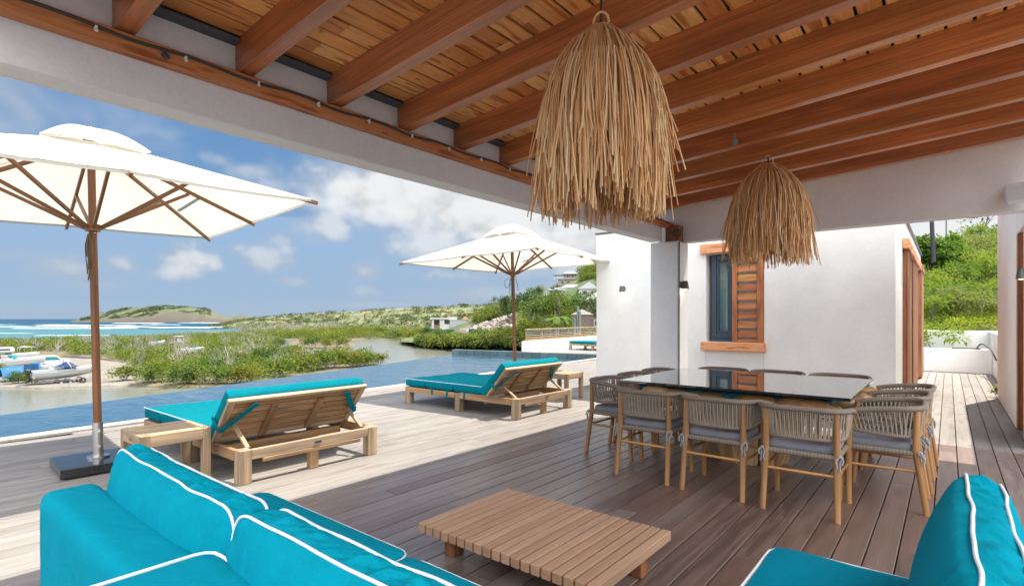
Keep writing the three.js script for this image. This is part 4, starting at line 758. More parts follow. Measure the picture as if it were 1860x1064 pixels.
const leafM = (c, tr = .3) => new THREE.MeshPhysicalMaterial({ color: lc(...c), roughness: .95, specularIntensity: .15, transmission: tr, thickness: 0, side: THREE.DoubleSide });
const L = {
  mangrove: [[.10, .155, .02], [.135, .165, .018], [.07, .13, .026], [.17, .185, .02]].map((c) => leafM(c)),
  bright: [[.19, .27, .025], [.235, .30, .03], [.135, .23, .028], [.215, .25, .055]].map((c) => leafM(c, .55)),
  tree: [[.07, .125, .025], [.105, .165, .03], [.055, .10, .025], [.145, .20, .035]].map((c) => leafM(c)),
  dry: [[0.186, 0.143, 0.093], [0.136, 0.118, 0.093]].map((c) => leafM(c, .2)),
};
const bark = std(lc(.20, .175, .15), .95), greyTwig = std(lc(.22, .20, .185), .95);
const dummy = new THREE.Object3D();
function scatter(name, label, category, geo, mat, places, tint) {
  const m = new THREE.InstancedMesh(geo, mat, places.length), r = rng(places.length + 5), c = new THREE.Color();
  places.forEach((p, i) => { dummy.position.set(p.x, p.y, p.z); dummy.rotation.set((r() - .5) * .8, r() * 6.28, (r() - .5) * .8); dummy.scale.set(p.s, p.s * (p.h ?? 1), p.s); dummy.updateMatrix(); m.setMatrixAt(i, dummy.matrix); const t = tint ? tint(r, p) : [1, 1, 1].map(() => .7 + .6 * r()); m.setColorAt(i, c.setRGB(...t)); });
  m.name = numbered(name); m.castShadow = m.receiveShadow = true; tag(m, label, category, null, 'stuff'); scene.add(m); return m;
}
const greenTint = (r) => { const k = .6 + .7 * r(), y = r(); return [k * (.8 + .7 * y), k * (.9 + .25 * y), k * (.7 + .4 * r())]; };
// one shrub as a thing: crown of sprays on several humps, stems below
function makeShrub(name, label, category, group, w, h, leaves, mat, seed, o = {}) {
  const g = thing(name, label, category, [0, 0, 0], 0, group), r = rng(seed), gs = [], humps = Array.from({ length: o.humps ?? 6 }, () => [(r() - .5) * w * .9, h * (.45 + .4 * r()), (r() - .5) * w * .9, w * (.2 + .16 * r())]);
  for (const [x, y, z, q] of humps) for (let k = 0; k < (o.sprays ?? 9); k++) { const a = r() * 6.28, e = Math.acos(1 - 1.5 * r()), rr2 = q * (.65 + .45 * r()); gs.push(spray(leaves, q * .38, o.len ?? .30, o.wid ?? .13, seed * 31 + gs.length, { flat: .8 }).translate(x + Math.cos(a) * Math.sin(e) * rr2, y + Math.cos(e) * rr2 * .8, z + Math.sin(a) * Math.sin(e) * rr2)); }
  part('foliage', gs, mat, g); part('stem', twigs(o.twigs ?? 7, w * .5, h, seed + 1, o.th ?? .03), o.bark ?? greyTwig, g);
  return g;
}
{
  const r = rng(2024), inside = (pts, p) => { let c = false; for (let i = 0, j = pts.length - 1; i < pts.length; j = i++) { const a = pts[i], b = pts[j]; if ((a[1] > p[1]) !== (b[1] > p[1]) && p[0] < (b[0] - a[0]) * (p[1] - a[1]) / (b[1] - a[1]) + a[0]) c = !c; } return c; };
  const fill = (poly, n, size, jitter) => { const out = [], xs = poly.map((p) => p[0]), ys = poly.map((p) => p[1]), W = poly.map(([x, y]) => { const q = onY(x, y, SEA); return [q.x, q.z]; }), bx = [Math.min(...W.map((p) => p[0])), Math.max(...W.map((p) => p[0]))], bz = [Math.min(...W.map((p) => p[1])), Math.max(...W.map((p) => p[1]))]; void xs; void ys; let tries = 0; while (out.length < n && tries++ < n * 60) { const p = [mix(...bx, r()), mix(...bz, r())]; if (inside(W, p)) { const q = fbm(p[0] / 9, p[1] / 9, 0, 0, 3, 3); out.push({ x: p[0], z: p[1], q, y: SEA + .2 + jitter * r() * (.4 + q), s: size * (.6 + .8 * r()) }); } } return out; };
  // bare ground left open round boats and houses
  const picture = (p) => { const x = p.x * CA - p.z * SA, d = -(p.x * SA + p.z * CA); return [HX + F * x / d, HY - F * ((p.y ?? SEA) - EYE) / d]; };
  const clear = (p, list) => { const [x, y] = picture({ x: p.x, z: p.z, y: p.y > SEA + 2.2 ? p.y : SEA }), [, yt] = picture(p); return list.some(([x0, x1, y0, y1]) => x > x0 && x < x1 && (p.y > SEA + 2.2 ? yt : y) > y0 && (p.y > SEA + 2.2 ? yt : y) < y1); };
  // the mangrove thicket in front of the sea
  const thicket = [[-220, 652], [0, 652], [70, 652], [130, 648], [190, 655], [240, 662], [262, 676], [250, 698], [330, 704], [450, 702], [600, 675], [688, 663], [640, 653], [545, 653], [482, 640], [500, 627], [420, 613], [300, 619], [100, 627], [-220, 634]];
  const places = fill(thicket, 5200, 1.0, 1.7).filter((p) => p.q > .34 && !clear(p, [[266, 306, 628, 645], [312, 340, 627, 641], [322, 372, 642, 656], [60, 128, 640, 668]]));
  scatter('mangrove_thicket', 'low green mangrove thicket between the lagoon and the sea', 'mangroves', spray(80, .95, .30, .13, 5, { flat: .7 }), leafM([.135, .178, .027]), places, (q, p) => { const k = .55 + .75 * q(), y = clamp((p.q - .35) * 2.4) * .6 + .4 * q(); return [k * (.62 + .75 * y), k * (.80 + .38 * y), k * (.75 + .2 * q())]; });
  scatter('dead_branches', 'bare grey branches standing among the mangroves', 'branches', mergeGeometries(twigs(10, 1.3, 2.6, 6, .028)), std(lc(.31, .285, .26), .95), fill(thicket, 330, .95, .6).concat(fill([[420, 604], [560, 600], [640, 598], [600, 610], [480, 614]], 160, 1.6, .5), fill([[640, 606], [740, 604], [900, 606], [1000, 610], [1000, 624], [860, 622], [740, 616]], 130, 1.3, .6)), (q) => { const k = .6 + .6 * q(); return [k, k, k]; });
  scatter('mangrove_thicket', 'strip of mangroves between the lagoon and the hills', 'mangroves', spray(110, 1.5, .42, .19, 8, { flat: .75 }), leafM([.16, .20, .035]), fill([[440, 606], [560, 601], [740, 602], [900, 603], [1100, 607], [1100, 628], [900, 626], [760, 621], [700, 614], [600, 619], [500, 616]], 3600, 1.0, 2.0).filter((p) => p.q > .36), (q, p) => { const k = .5 + .8 * q(), y = clamp((p.q - .36) * 2.6) * .7 + .3 * q(); return [k * (.55 + .85 * y), k * (.8 + .35 * y), k * (.7 + .3 * q())]; });
  // mangrove bushes one can tell apart at the water's edge
  const kinds = L.mangrove.map((m, i) => makeShrub('mangrove_bush', ['yellow green mangrove bush at the edge of the lagoon', 'olive mangrove bush at the edge of the lagoon', 'dark green mangrove bush at the edge of the lagoon', 'lime green mangrove bush at the edge of the lagoon'][i], 'bush', 'mangrove bushes along the lagoon shore', 3.0, 2.3, 16, m, 60 + i, { humps: 8, sprays: 10, len: .32, wid: .15 }));
  const spots = [[30, 700, .6, 2], [-20, 690, .8, 1], [60, 702, .5, 3], [225, 694, .8, 1], [270, 700, .8, 0], [330, 702, .85, 2], [395, 702, .8, 0], [450, 700, .9, 3], [505, 688, .9, 0], [560, 678, .9, 3], [610, 672, 1.1, 1], [640, 670, 1.0, 3], [665, 668, .9, 0], [690, 666, .8, 3], [585, 674, 1.1, 0], [620, 664, 1.1, 3], [480, 660, 1, 2], [540, 662, 1, 3], [530, 650, .9, 0], [430, 670, 1, 1], [380, 684, .9, 2], [300, 684, .8, 3],
    [550, 632, 1, 3], [570, 633, 1.1, 0], [590, 633, 1, 3], [612, 632, 1.1, 1], [628, 630, .9, 3], [600, 627, 1.1, 0], [720, 618, 1.3, 0], [745, 619, 1.3, 3], [775, 622, 1.3, 1], [805, 624, 1.2, 3], [835, 626, 1.2, 0], [862, 627, 1.2, 3], [890, 629, 1.2, 1], [918, 630, 1.2, 3], [935, 631, 1.1, 0], [955, 630, 1.3, 3], [985, 630, 1.3, 1], [690, 611, 1.5, 0], [660, 611, 1.5, 3], [640, 612, 1.4, 1], [505, 632, 1, 2], [470, 640, 1, 0]];
  const first = [true, true, true, true], tone = ['yellow green', 'olive', 'dark green', 'lime green'], zone = ([x, y]) => (y > 645 ? 'near lagoon shore' : x > 690 ? 'far lagoon shore' : 'lagoon islet'), nth = ['first', 'second', 'third', 'fourth', 'fifth', 'sixth', 'seventh', 'eighth', 'ninth', 'tenth'];
  for (const q of spots) { const [x, y, s, k] = q, row = spots.filter((o) => zone(o) === zone(q) && o[3] === k).sort((a, b) => a[0] - b[0] || a[1] - b[1]), label = tone[k] + ' mangrove bush, ' + nth[row.indexOf(q)] + ' of its tone from the left on the ' + zone(q); const p = onY(x, y, SEA); p.y = SEA + .05; if (first[k]) { first[k] = false; kinds[k].userData.label = label; kinds[k].position.copy(p); kinds[k].scale.setScalar(s); kinds[k].rotation.y = r() * 6; } else copy(kinds[k], label, p.toArray(), r() * 6.28, s); }
  // scrub on the far hills and the island
  const on = (sp, n, s0, u0, u1, v0, v1, test) => { const out = []; let t = 0; while (out.length < n && t++ < n * 20) { const u = mix(u0, u1, r()), v = mix(v0, v1, r()), p = sp(u, v); const q = fbm(p.x / 30, p.z / 30, 0, 0, 11, 3); if (!test || test(q, u, v, p)) out.push({ x: p.x, y: p.y + s0 * .2, z: p.z, s: s0 * (.5 + .9 * r()), h: .7 }); } return out; };
  const clump = spray(30, .8, .55, .34, 9, { flat: .6 });
  scatter('hill_scrub', 'dark scrub dotted over the grassy far hills', 'scrub', clump, leafM([.07, .10, .037]), on(hillSp, 2600, 1.9, 0, 1, 0, .8, (q, u, v) => q + .25 * (1 - v) > .52), greenTint);
  scatter('island_scrub', 'dark scrub on the green flank of the island', 'scrub', clump, leafM([.065, .092, .045]), on(islandSp, 900, 3.2, .05, .7, .1, .75, (q) => q > .46), greenTint);
  scatter('hillside_thicket', 'dense mixed greenery covering the hillside below the houses', 'shrubbery', spray(110, 1.0, .34, .15, 12, { flat: .75 }), leafM([.125, .18, .035]), on(nearSp, 5600, 1.35, .05, .66, 0, .95, (q, u, v, p) => { const px = mix(728, 1400, u); return !(px > 838 && px < 950 && v > .1 && v < .46) && !clear(p, [[1002, 1060, 494, 526], [985, 1062, 516, 549], [1046, 1092, 508, 552], [1046, 1092, 540, 566], [1050, 1082, 558, 600], [940, 974, 538, 562], [780, 866, 570, 612]]); }), greenTint);
  scatter('rubble', 'grey boulders tumbled down the cut slope below the trees', 'boulders', new THREE.IcosahedronGeometry(.55, 0), std(lc(.34, .30, .28), .95), on(nearSp, 420, .9, .17, .31, .12, .44), (q) => { const k = .5 + .7 * q(); return [k, k * .95, k * .9]; });
  // trees and palms on the hillside
  const tree = (name, label, h, w, m, seed) => { const g = makeShrub(name, label, 'tree', null, w, h, 22, m, seed, { humps: 8, sprays: 11, len: .42, wid: .2, th: .07, bark }); g.children[0].name = 'crown'; g.children[1].name = 'trunk'; return g; };
  const put = (g, px, py, d) => { g.position.copy(atDepth(px, py, d)); };
  const specs = [['round dark tree on the slope under the gable house', 1016, 562, 112, 3.6, 6, 0], ['bright green tree on the hillside left of the tall cactus', 985, 590, 92, 5, 5.5, 1], ['lime green spreading tree above the railing', 1020, 588, 90, 4.6, 5.5, 3], ['dark tree on the skyline at the end of the far ridge', 912, 572, 128, 4.2, 5, 2], ['dark leafy tree beside the second parasol pole', 965, 580, 100, 4.6, 5, 2], ['small bushy tree below the two storey house', 972, 545, 140, 3.4, 4, 1], ['rounded tree beside the white pavilion roof on the slope', 1076, 590, 84, 4.4, 3.6, 0], ['low spreading tree over the cut slope', 925, 578, 128, 3.0, 5.6, 1], ['small tree in front of the green netting', 800, 613, 128, 2.0, 4, 1], ['dark tree beside the building site', 770, 611, 135, 2.2, 4, 0], ['pale green tree before the rubble slope', 872, 614, 122, 2.2, 5, 3], ['broad tree at the foot of the slope by the parasol pole', 918, 614, 112, 2.4, 5, 0]];
  const gen = L.tree.map(() => null);
  for (const [label, px, py, d, h, w, k] of specs) { const sc = h / 4.5; if (!gen[k]) { gen[k] = tree('tree', label, 4.5, 5, L.tree[k], 300 + k); put(gen[k], px, py, d); gen[k].scale.setScalar(sc); } else copy(gen[k], label, atDepth(px, py, d).toArray(), r() * 6.28, sc); }
  const palm = (label, px, py, d, h, seed) => { const g = thing('palm_tree', label, 'palm tree', atDepth(px, py, d).toArray()); const q = rng(seed); part('trunk', tube([V(0, -1, 0), V(.1, h * .5, 0), V(.35, h, .1)], .11, 10, 7), bark, g); for (let i = 0; i < 13; i++) { const a = i / 13 * 6.28 + q() * .3, up = .2 + q() * .9, R = 1.5 + q() * .5, c = [V(.35, h, .1)]; for (let k = 1; k <= 5; k++) c.push(V(.35 + Math.cos(a) * R * k / 5, h + up * k / 5 - (k / 5) ** 2 * 1.3, .1 + Math.sin(a) * R * k / 5)); part('frond', grid(10, 6, (u, v) => { const s = new THREE.CatmullRomCurve3(c).getPoint(v), w = .30 * Math.sin(Math.PI * Math.min(.96, v * .85 + .12)); const n = V(-Math.sin(a), 0, Math.cos(a)); const e = (u - .5) * 2; return s.addScaledVector(n, e * w).add(V(0, -Math.abs(e) * w * .6 - (Math.round(u * 10) % 2) * .05, 0)); }), L.tree[1], g); } return g; };
  palm('feathery palm on the slope above the wooden railing', 1014, 612, 70, 2.6, 3); palm('short palm further up beside the lime green tree', 1000, 606, 88, 2.4, 4);
  { const g = thing('cactus', 'tall grey green column cactus rising above the railing', 'cactus', atDepth(1050, 612, 62).toArray()); const col = (x, z, h, w, s) => { const gg = new THREE.CylinderGeometry(w * .8, w, h, 16, 8), P = gg.attributes.position; for (let i = 0; i < P.count; i++) { const a = Math.atan2(P.getZ(i), P.getX(i)), k = 1 + .14 * Math.cos(a * 8); P.setX(i, P.getX(i) * k); P.setZ(i, P.getZ(i) * k); } gg.computeVertexNormals(); return gg.translate(x, h / 2 - 1 + s, z); }; part('stem', [col(0, 0, 4.6, .17, 0), col(.32, .1, 4.0, .15, 0), col(-.2, .3, 3.2, .14, 0)], std(lc(.16, .20, .15), .8), g); }
  { const g = thing('tree', 'thin lone tree standing on the ridge line before the sea sky', 'tree', atDepth(898, 562, 150).toArray()); part('trunk', tube([V(0, 0, 0), V(.1, 1.3, 0), V(-.1, 2.6, 0)], .07, 8, 5), bark, g); part('crown', Array.from({ length: 9 }, (_, i) => spray(16, .35, .3, .14, 700 + i).translate((hash(i, 1, 1) - .5) * 2.2, 2.3 + hash(i, 2, 1) * 1.0, (hash(i, 3, 1) - .5) * 1.5)), L.tree[2], g); }
  // the slope seen at the end of the passage
  const near = [];
  const rear = (n, s, u0, u1, v0, v1, f) => on(rearSp, n, s, u0, u1, v0, v1, f); void near;
  scatter('slope_shrubbery', 'bright feathery shrubs covering the slope at the end of the passage', 'shrubbery', spray(90, .55, .17, .05, 15, { flat: .7 }), L.bright[1], rear(1500, .75, .1, .7, 0, .74), (q) => { const k = .5 + .8 * q(), y = q(); return [k * (.75 + .5 * y), k, k * (.6 + .5 * q())]; });
  scatter('slope_shrubbery', 'broad leaved glossy climbers on the upper part of the slope', 'shrubbery', spray(46, .55, .30, .20, 16, { flat: .7 }), leafM([.10, .19, .065], .45), rear(420, .8, .30, .62, .40, .74, (q) => q > .42), greenTint);
  scatter('slope_shrubbery', 'dry brown twigs and straw patches on the slope', 'twigs', spray(50, .5, .30, .02, 17), L.dry[0], rear(260, .8, .15, .66, .02, .6, (q) => q > .5), (q) => { const k = .6 + .6 * q(); return [k, k, k]; });
  const bs = L.bright.map((m, i) => makeShrub('slope_shrub', ['lime shrub with airy leaves low on the passage slope', 'yellow green shrub midway up the passage slope', 'deeper green shrub beside the bare earth of the slope', 'pale olive shrub on the passage slope'][i], 'shrub', 'shrubs on the slope behind the passage', 1.8, 1.4, 26, m, 90 + i, { humps: 7, sprays: 9, len: .17, wid: .06, th: .012 }));
  [[.26, .05], [.30, .12], [.36, .10], [.42, .06], [.48, .10], [.33, .22], [.40, .26], [.46, .32], [.28, .34], [.52, .28], [.36, .42], [.44, .48], [.50, .52], [.30, .50], [.24, .22], [.39, .58], [.47, .64]].forEach(([u, v], i, all) => { const row = all.filter((_, j) => j % 4 === i % 4).sort((a, b) => a[0] - b[0]), label = ['lime', 'yellow green', 'deep green', 'pale olive'][i % 4] + ' shrub, ' + ['first', 'second', 'third', 'fourth', 'fifth'][row.findIndex((o) => o[0] === u && o[1] === v)] + ' of its tone from the left on the passage slope'; const p = rearSp(u, v); p.y -= .1; const k = i % 4; if (i < 4) { bs[k].userData.label = label; bs[k].position.copy(p); bs[k].scale.setScalar(1 + .5 * v); } else copy(bs[k], label, p.toArray(), r() * 6.28, 1 + .8 * v); });
  { const t = makeShrub('tree', 'round vivid green tree behind the dark pole on the passage slope', 'tree', null, 2.6, 2.2, 44, L.bright[2], 97, { humps: 9, sprays: 16, len: .26, wid: .14, th: .05, bark }); t.children[0].name = 'crown'; t.children[1].name = 'trunk'; t.position.copy(atDepth(1691, 500, 33)); }
  const bed = makeShrub('bed_plant', 'light green leafy plant growing in the bed behind the low passage wall', 'plant', null, 1.5, .75, 30, L.bright[0], 99, { humps: 7, sprays: 8, len: .13, wid: .05, th: .008 }); bed.position.set(-.75, .3, -17.9);
  const sprig = makeShrub('sprig', 'small yellow green sprig at the foot of the house corner', 'plant', null, .16, .15, 10, L.bright[1], 101, { humps: 3, sprays: 4, len: .09, wid: .04, th: .004 }); sprig.position.set(.70, 0, -12.12);
  const pole = (label, px, y0, y1, d, rad, m) => { const g = thing('utility_pole', label, 'pole'); const a = atDepth(px + (px < 1700 ? 6 : 0), y0, d), b = atDepth(px, y1, d); part('shaft', rod(a, b, rad, rad * .85, 10), m, g); };
  pole('thick dark wooden pole in front of the vivid green tree', 1691, 476, 350, 26, .10, std(lc(.05, .05, .055), .8)); pole('thin pale pole on the skyline of the passage slope', 1720, 440, 350, 40, .06, std(lc(.25, .24, .23), .8));
  const bare = thing('tree', 'sparse thin tree on top of the slope under the beam', 'tree', atDepth(1784, 425, 42).toArray()); part('trunk', twigs(5, 1.4, 2.3, 44, .03), bark, bare); part('crown', Array.from({ length: 9 }, (_, i) => spray(10, .3, .3, .14, 800 + i).translate((hash(i, 1, 3) - .5) * 2.4, 1.0 + hash(i, 2, 3) * 1.1, (hash(i, 3, 3) - .5) * 1.4)), L.tree[0], bare);
}
{ // a hose clipped along the passage wall
  const h = thing('pipe', 'black pipe along the low passage wall bending down to the house', 'pipe'); const z = -17.04;
  part('run', tube([V(.06, .60, z - .05), V(.4, .60, z - .05), V(.60, .60, z - .05)], .015, 12, 8), M.cord, h);
  part('bend', tube([V(.52, .60, z - .03), V(.585, .70, z - .02), V(.60, .72, z), V(.66, .70, -16.8), V(.74, .60, -15.9), V(.77, .46, -15)], .015, 30, 8), M.cord, h);
}

// ---------- houses on the hillside ----------
function facing(o) { o.rotation.y = Math.atan2(-o.position.x, -o.position.z) + (o.userData.turn ?? 0); delete o.userData.turn; return o; }
{
  const wallW = std(lc(.50, .49, .47), .9), wallC = std(lc(.34, .275, .22), .9), roofW = std(lc(.52, .52, .515), .7), roofG = std(lc(.29, .295, .30), .7), dark = std(lc(.05, .055, .06), .4), stoneW = std(lc(.24, .18, .155), .95, { map: rep(T.sand, .5, .5) }), red = std(lc(.29, .13, .08), .9);
  const gable = (w, h, d) => { const s = new THREE.Shape([[-w / 2, 0], [w / 2, 0], [0, h]].map((p) => new THREE.Vector2(...p))); return new THREE.ExtrudeGeometry(s, { depth: d, bevelEnabled: false }).translate(0, 0, -d / 2); };
  const hip = (w, h, d, k = .35) => { const g = new THREE.CylinderGeometry(Math.SQRT1_2 * k, Math.SQRT1_2, h, 4, 1).rotateY(Math.PI / 4); g.scale(w, 1, d); g.computeVertexNormals(); return g.translate(0, h / 2, 0); };
  const house = (label, px, py, d) => facing(thing('house', label, 'house', atDepth(px, py, d).toArray()));
  const windows = (o, xs, y, w, h, z) => xs.forEach((x) => { const f = part('window', span(x - w / 2, x + w / 2, y, y + h, z, z + .06, .01), wallW, o); part('pane', span(x - w / 2 + .08, x + w / 2 - .08, y + .08, y + h - .08, z + .061, z + .08, .005), dark, f); });
  { const o = house('two storey house with open terrace high on the hillside', 1031, 519, 165); part('wall', [span(-2.9, 2.6, 0, 2.1, -4, 0), span(-1.2, 2.8, 2.101, 3.7, -4, -.4)], wallC, o); part('floor_slab', span(-4.3, 2.7, 2.1, 2.28, -.38, .5), wallW, o); part('roof', [hip(4.9, .9, 5.4).translate(.8, 3.7, -2.2), span(-4.4, -1.1, 3.3, 3.42, -3.5, .6)], roofG, o); for (const x of [-4.1, -3.0]) part('post', span(x - .06, x + .06, 2.28, 3.3, .3, .42), wallW, o); windows(o, [0, 1.6], 2.5, .8, .8, -.4); windows(o, [-1.6, .2, 1.7], .6, .8, 1.0, 0); }
  { const o = house('long white house with flat roofs below the two storey house', 1022, 541, 140); part('wall', [span(-7.4, 4.4, 0, 2.0, -4, 0)], wallW, o); part('roof', [span(-3.6, 4.8, 2.0, 2.2, -4.4, .6), span(-2.2, 4.8, 2.6, 2.78, -4.4, -.6), hip(5.4, .8, 4, .5).translate(2.4, 2.78, -2.4)], roofW, o); part('wall', [span(-2.1, 4.6, 2.201, 2.599, -4, -.9)], wallW, o); part('roof', [gable(6, 1.4, 4.2).translate(-5.2, 2.0, -2)], roofG, o); windows(o, [1.0, 2.2, 3.4], .5, .7, 1.1, 0); }
  { const o = house('white gabled house beside the long flat roofed house', 1070, 541, 130); part('wall', [span(-2.5, 2.5, 0, 2.2, -4, 0)], wallW, o); part('roof', gable(5.6, 1.7, 4.6).translate(0, 2.2, -2), roofW, o); windows(o, [-.9, .9], .9, .9, .9, 0); }
  { const o = house('white hip roofed pavilion low on the hillside by the wall edge', 1082, 560, 95); part('wall', span(-1.8, 2.6, 0, 1.1, -3, -.4), wallC, o); part('roof', hip(6.0, 1.7, 4.6, .1).translate(.2, 1.1, -1.6), roofW, o); }
  { const o = house('small rough stone house behind the tall cactus', 1064, 595, 78); part('wall', [span(-2.0, 1.0, 0, 1.9, -3, 0), span(.98, 2.2, -.2, 1.4, -2.6, .2)], stoneW, o); part('roof', [gable(3.4, .8, 3.6).translate(-.5, 1.9, -1.6)], std(lc(.5, .45, .42), .8), o); windows(o, [1.5], .2, .6, .9, .2); }
  { const o = house('small grey roofed hut among the trees by the parasol pole', 958, 556, 140); part('wall', span(-1.8, 1.2, 0, 1.2, -3, 0), wallW, o); part('roof', [hip(2.2, .9, 3.2, .2).translate(-.9, 1.2, -1.5), span(.0, 2.3, 1.2, 1.32, -3, .3)], roofG, o); }
  { const o = house('half built white house with bare earth on the building site', 803, 597, 190); part('wall', [span(-3.6, -2.9, 0, 3.4, -4, 0), span(-.9, .8, 0, 3.2, -3, 0), span(-4, 4.2, 0, 3.2, -5, -4.2)], wallW, o); part('wall', [span(1.4, 4.2, 0, 1.4, -2, 0), span(-2.8, -1.0, 0, 1.3, -1.2, -.4)], red, o); part('roof', [span(-4.4, 4.4, 3.4, 3.9, -5.2, .4, .02)], wallW, o); }
  { const o = house('grey block building beside the half built house', 832, 601, 180); part('wall', [span(-2.8, 2.8, -.6, 3.6, -3, 0)], std(lc(.36, .375, .38), .85), o); part('roof', [span(-2.9, 2.9, 3.601, 3.75, -3.1, .1)], roofG, o); part('wall', [span(-3.2, -.5, 3.76, 4.7, -3, -1.2)], wallW, o); part('roof', [hip(2.4, 1.0, 2.4, .15).translate(2.4, 3.9, -1.8)], red, o); part('wall', span(-5.4, -2.9, -.4, 2.2, -2, .3), wallW, o); }
  { const o = thing('netting_fence', 'dark green netting strung along the building site above the mangroves', 'fence', atDepth(815, 606, 160).toArray()); facing(o); const m = std(lc(.02, .07, .06), .9); for (let i = 0; i < 4; i++) { part('net', grid(10, 3, (u, v) => V(-7 + i * 4.4 + u * 4.3, -.8 + v * 2.0 + .2 * Math.sin(u * 3.14) * (v - 1), .15 * Math.sin(u * 9 + i))), std(lc(.015, .06 + .02 * i, .055), .9, { side: THREE.DoubleSide }), o); part('post', span(-7.05 + i * 4.4, -6.95 + i * 4.4, -1.2, 1.4, -.1, 0), bark, o); } void m; }
  { const o = thing('netting_fence', 'short dark green netting right of the ruined wall', 'fence', atDepth(885, 604, 130).toArray()); facing(o); for (let i = 0; i < 3; i++) { part('net', grid(8, 3, (u, v) => V(-4.5 + i * 3.2 + u * 3.1, -.8 + v * 1.7, .1 * Math.sin(u * 9 + i))), std(lc(.01, .10, .085), .9, { side: THREE.DoubleSide }), o); part('post', span(-4.55 + i * 3.2, -4.47 + i * 3.2, -1, 1.1, -.1, 0), bark, o); } }
  { const o = thing('ruined_wall', 'pale crumbling wall standing on the shore below the rubble slope', 'wall', atDepth(845, 617, 135).toArray()); facing(o); part('masonry', [span(-1.4, .2, -.5, 2.8, -1, 0, .05), span(.201, 1.4, -.5, 2.3, -.9, .1, .05), span(1.401, 2.0, -.5, 1.4, -.9, .1, .05)], stoneW, o).material = std(lc(.37, .31, .28), .95); }
}
// ---------- boats on the sandbar ----------
function hullGeo(L, B, H, o = {}) {
  // x from the stern (0) to the bow (L)
  const sec = (u) => { const w = B / 2 * Math.pow(1 - Math.pow(u, 2.6), .62) * (1 - .12 * (1 - u)), sheer = H * (1 + .22 * u * u + .0 * u), keel = H * .55 * Math.pow(u, 3.2); return [w, sheer, keel]; };
  return grid(26, 14, (u, v) => { const t = v * 2 - 1, [w, sh, k] = sec(u), a = Math.abs(t), q = a < .55 ? a / .55 : 1, y = a < .55 ? mix(k, mix(k, sh, .38), q) : mix(mix(k, sh, .38), sh, (a - .55) / .45), x = u * L * (1 + .03 * (y / H)), z = Math.sign(t) * w * (a < .55 ? .86 * q : mix(.86, 1, (a - .55) / .45)); return V(x, y, z); });
}
function deckGeo(L, B, H, u0, u1, drop) { return grid(16, 6, (u, v) => { const s = mix(u0, u1, u), w = B / 2 * Math.pow(1 - Math.pow(s, 2.6), .62) * (1 - .12 * (1 - s)) - .03, t = v * 2 - 1; return V(s * L, H * (1 + .22 * s * s) - drop + .10 * (1 - t * t) * (drop < .1 ? 1 : 0), t * w); }); }
const bw = [std(lc(.54, .54, .535), .35, { side: THREE.DoubleSide }), std(lc(.48, .485, .49), .35, { side: THREE.DoubleSide })], navy = std(lc(.012, .035, .12), .8, { side: THREE.DoubleSide }), tarp = std(lc(.008, .105, .235), .7, { side: THREE.DoubleSide }), blk = std(lc(.02, .022, .025), .5), tealG = std(lc(.02, .20, .24), .15, { side: THREE.DoubleSide });
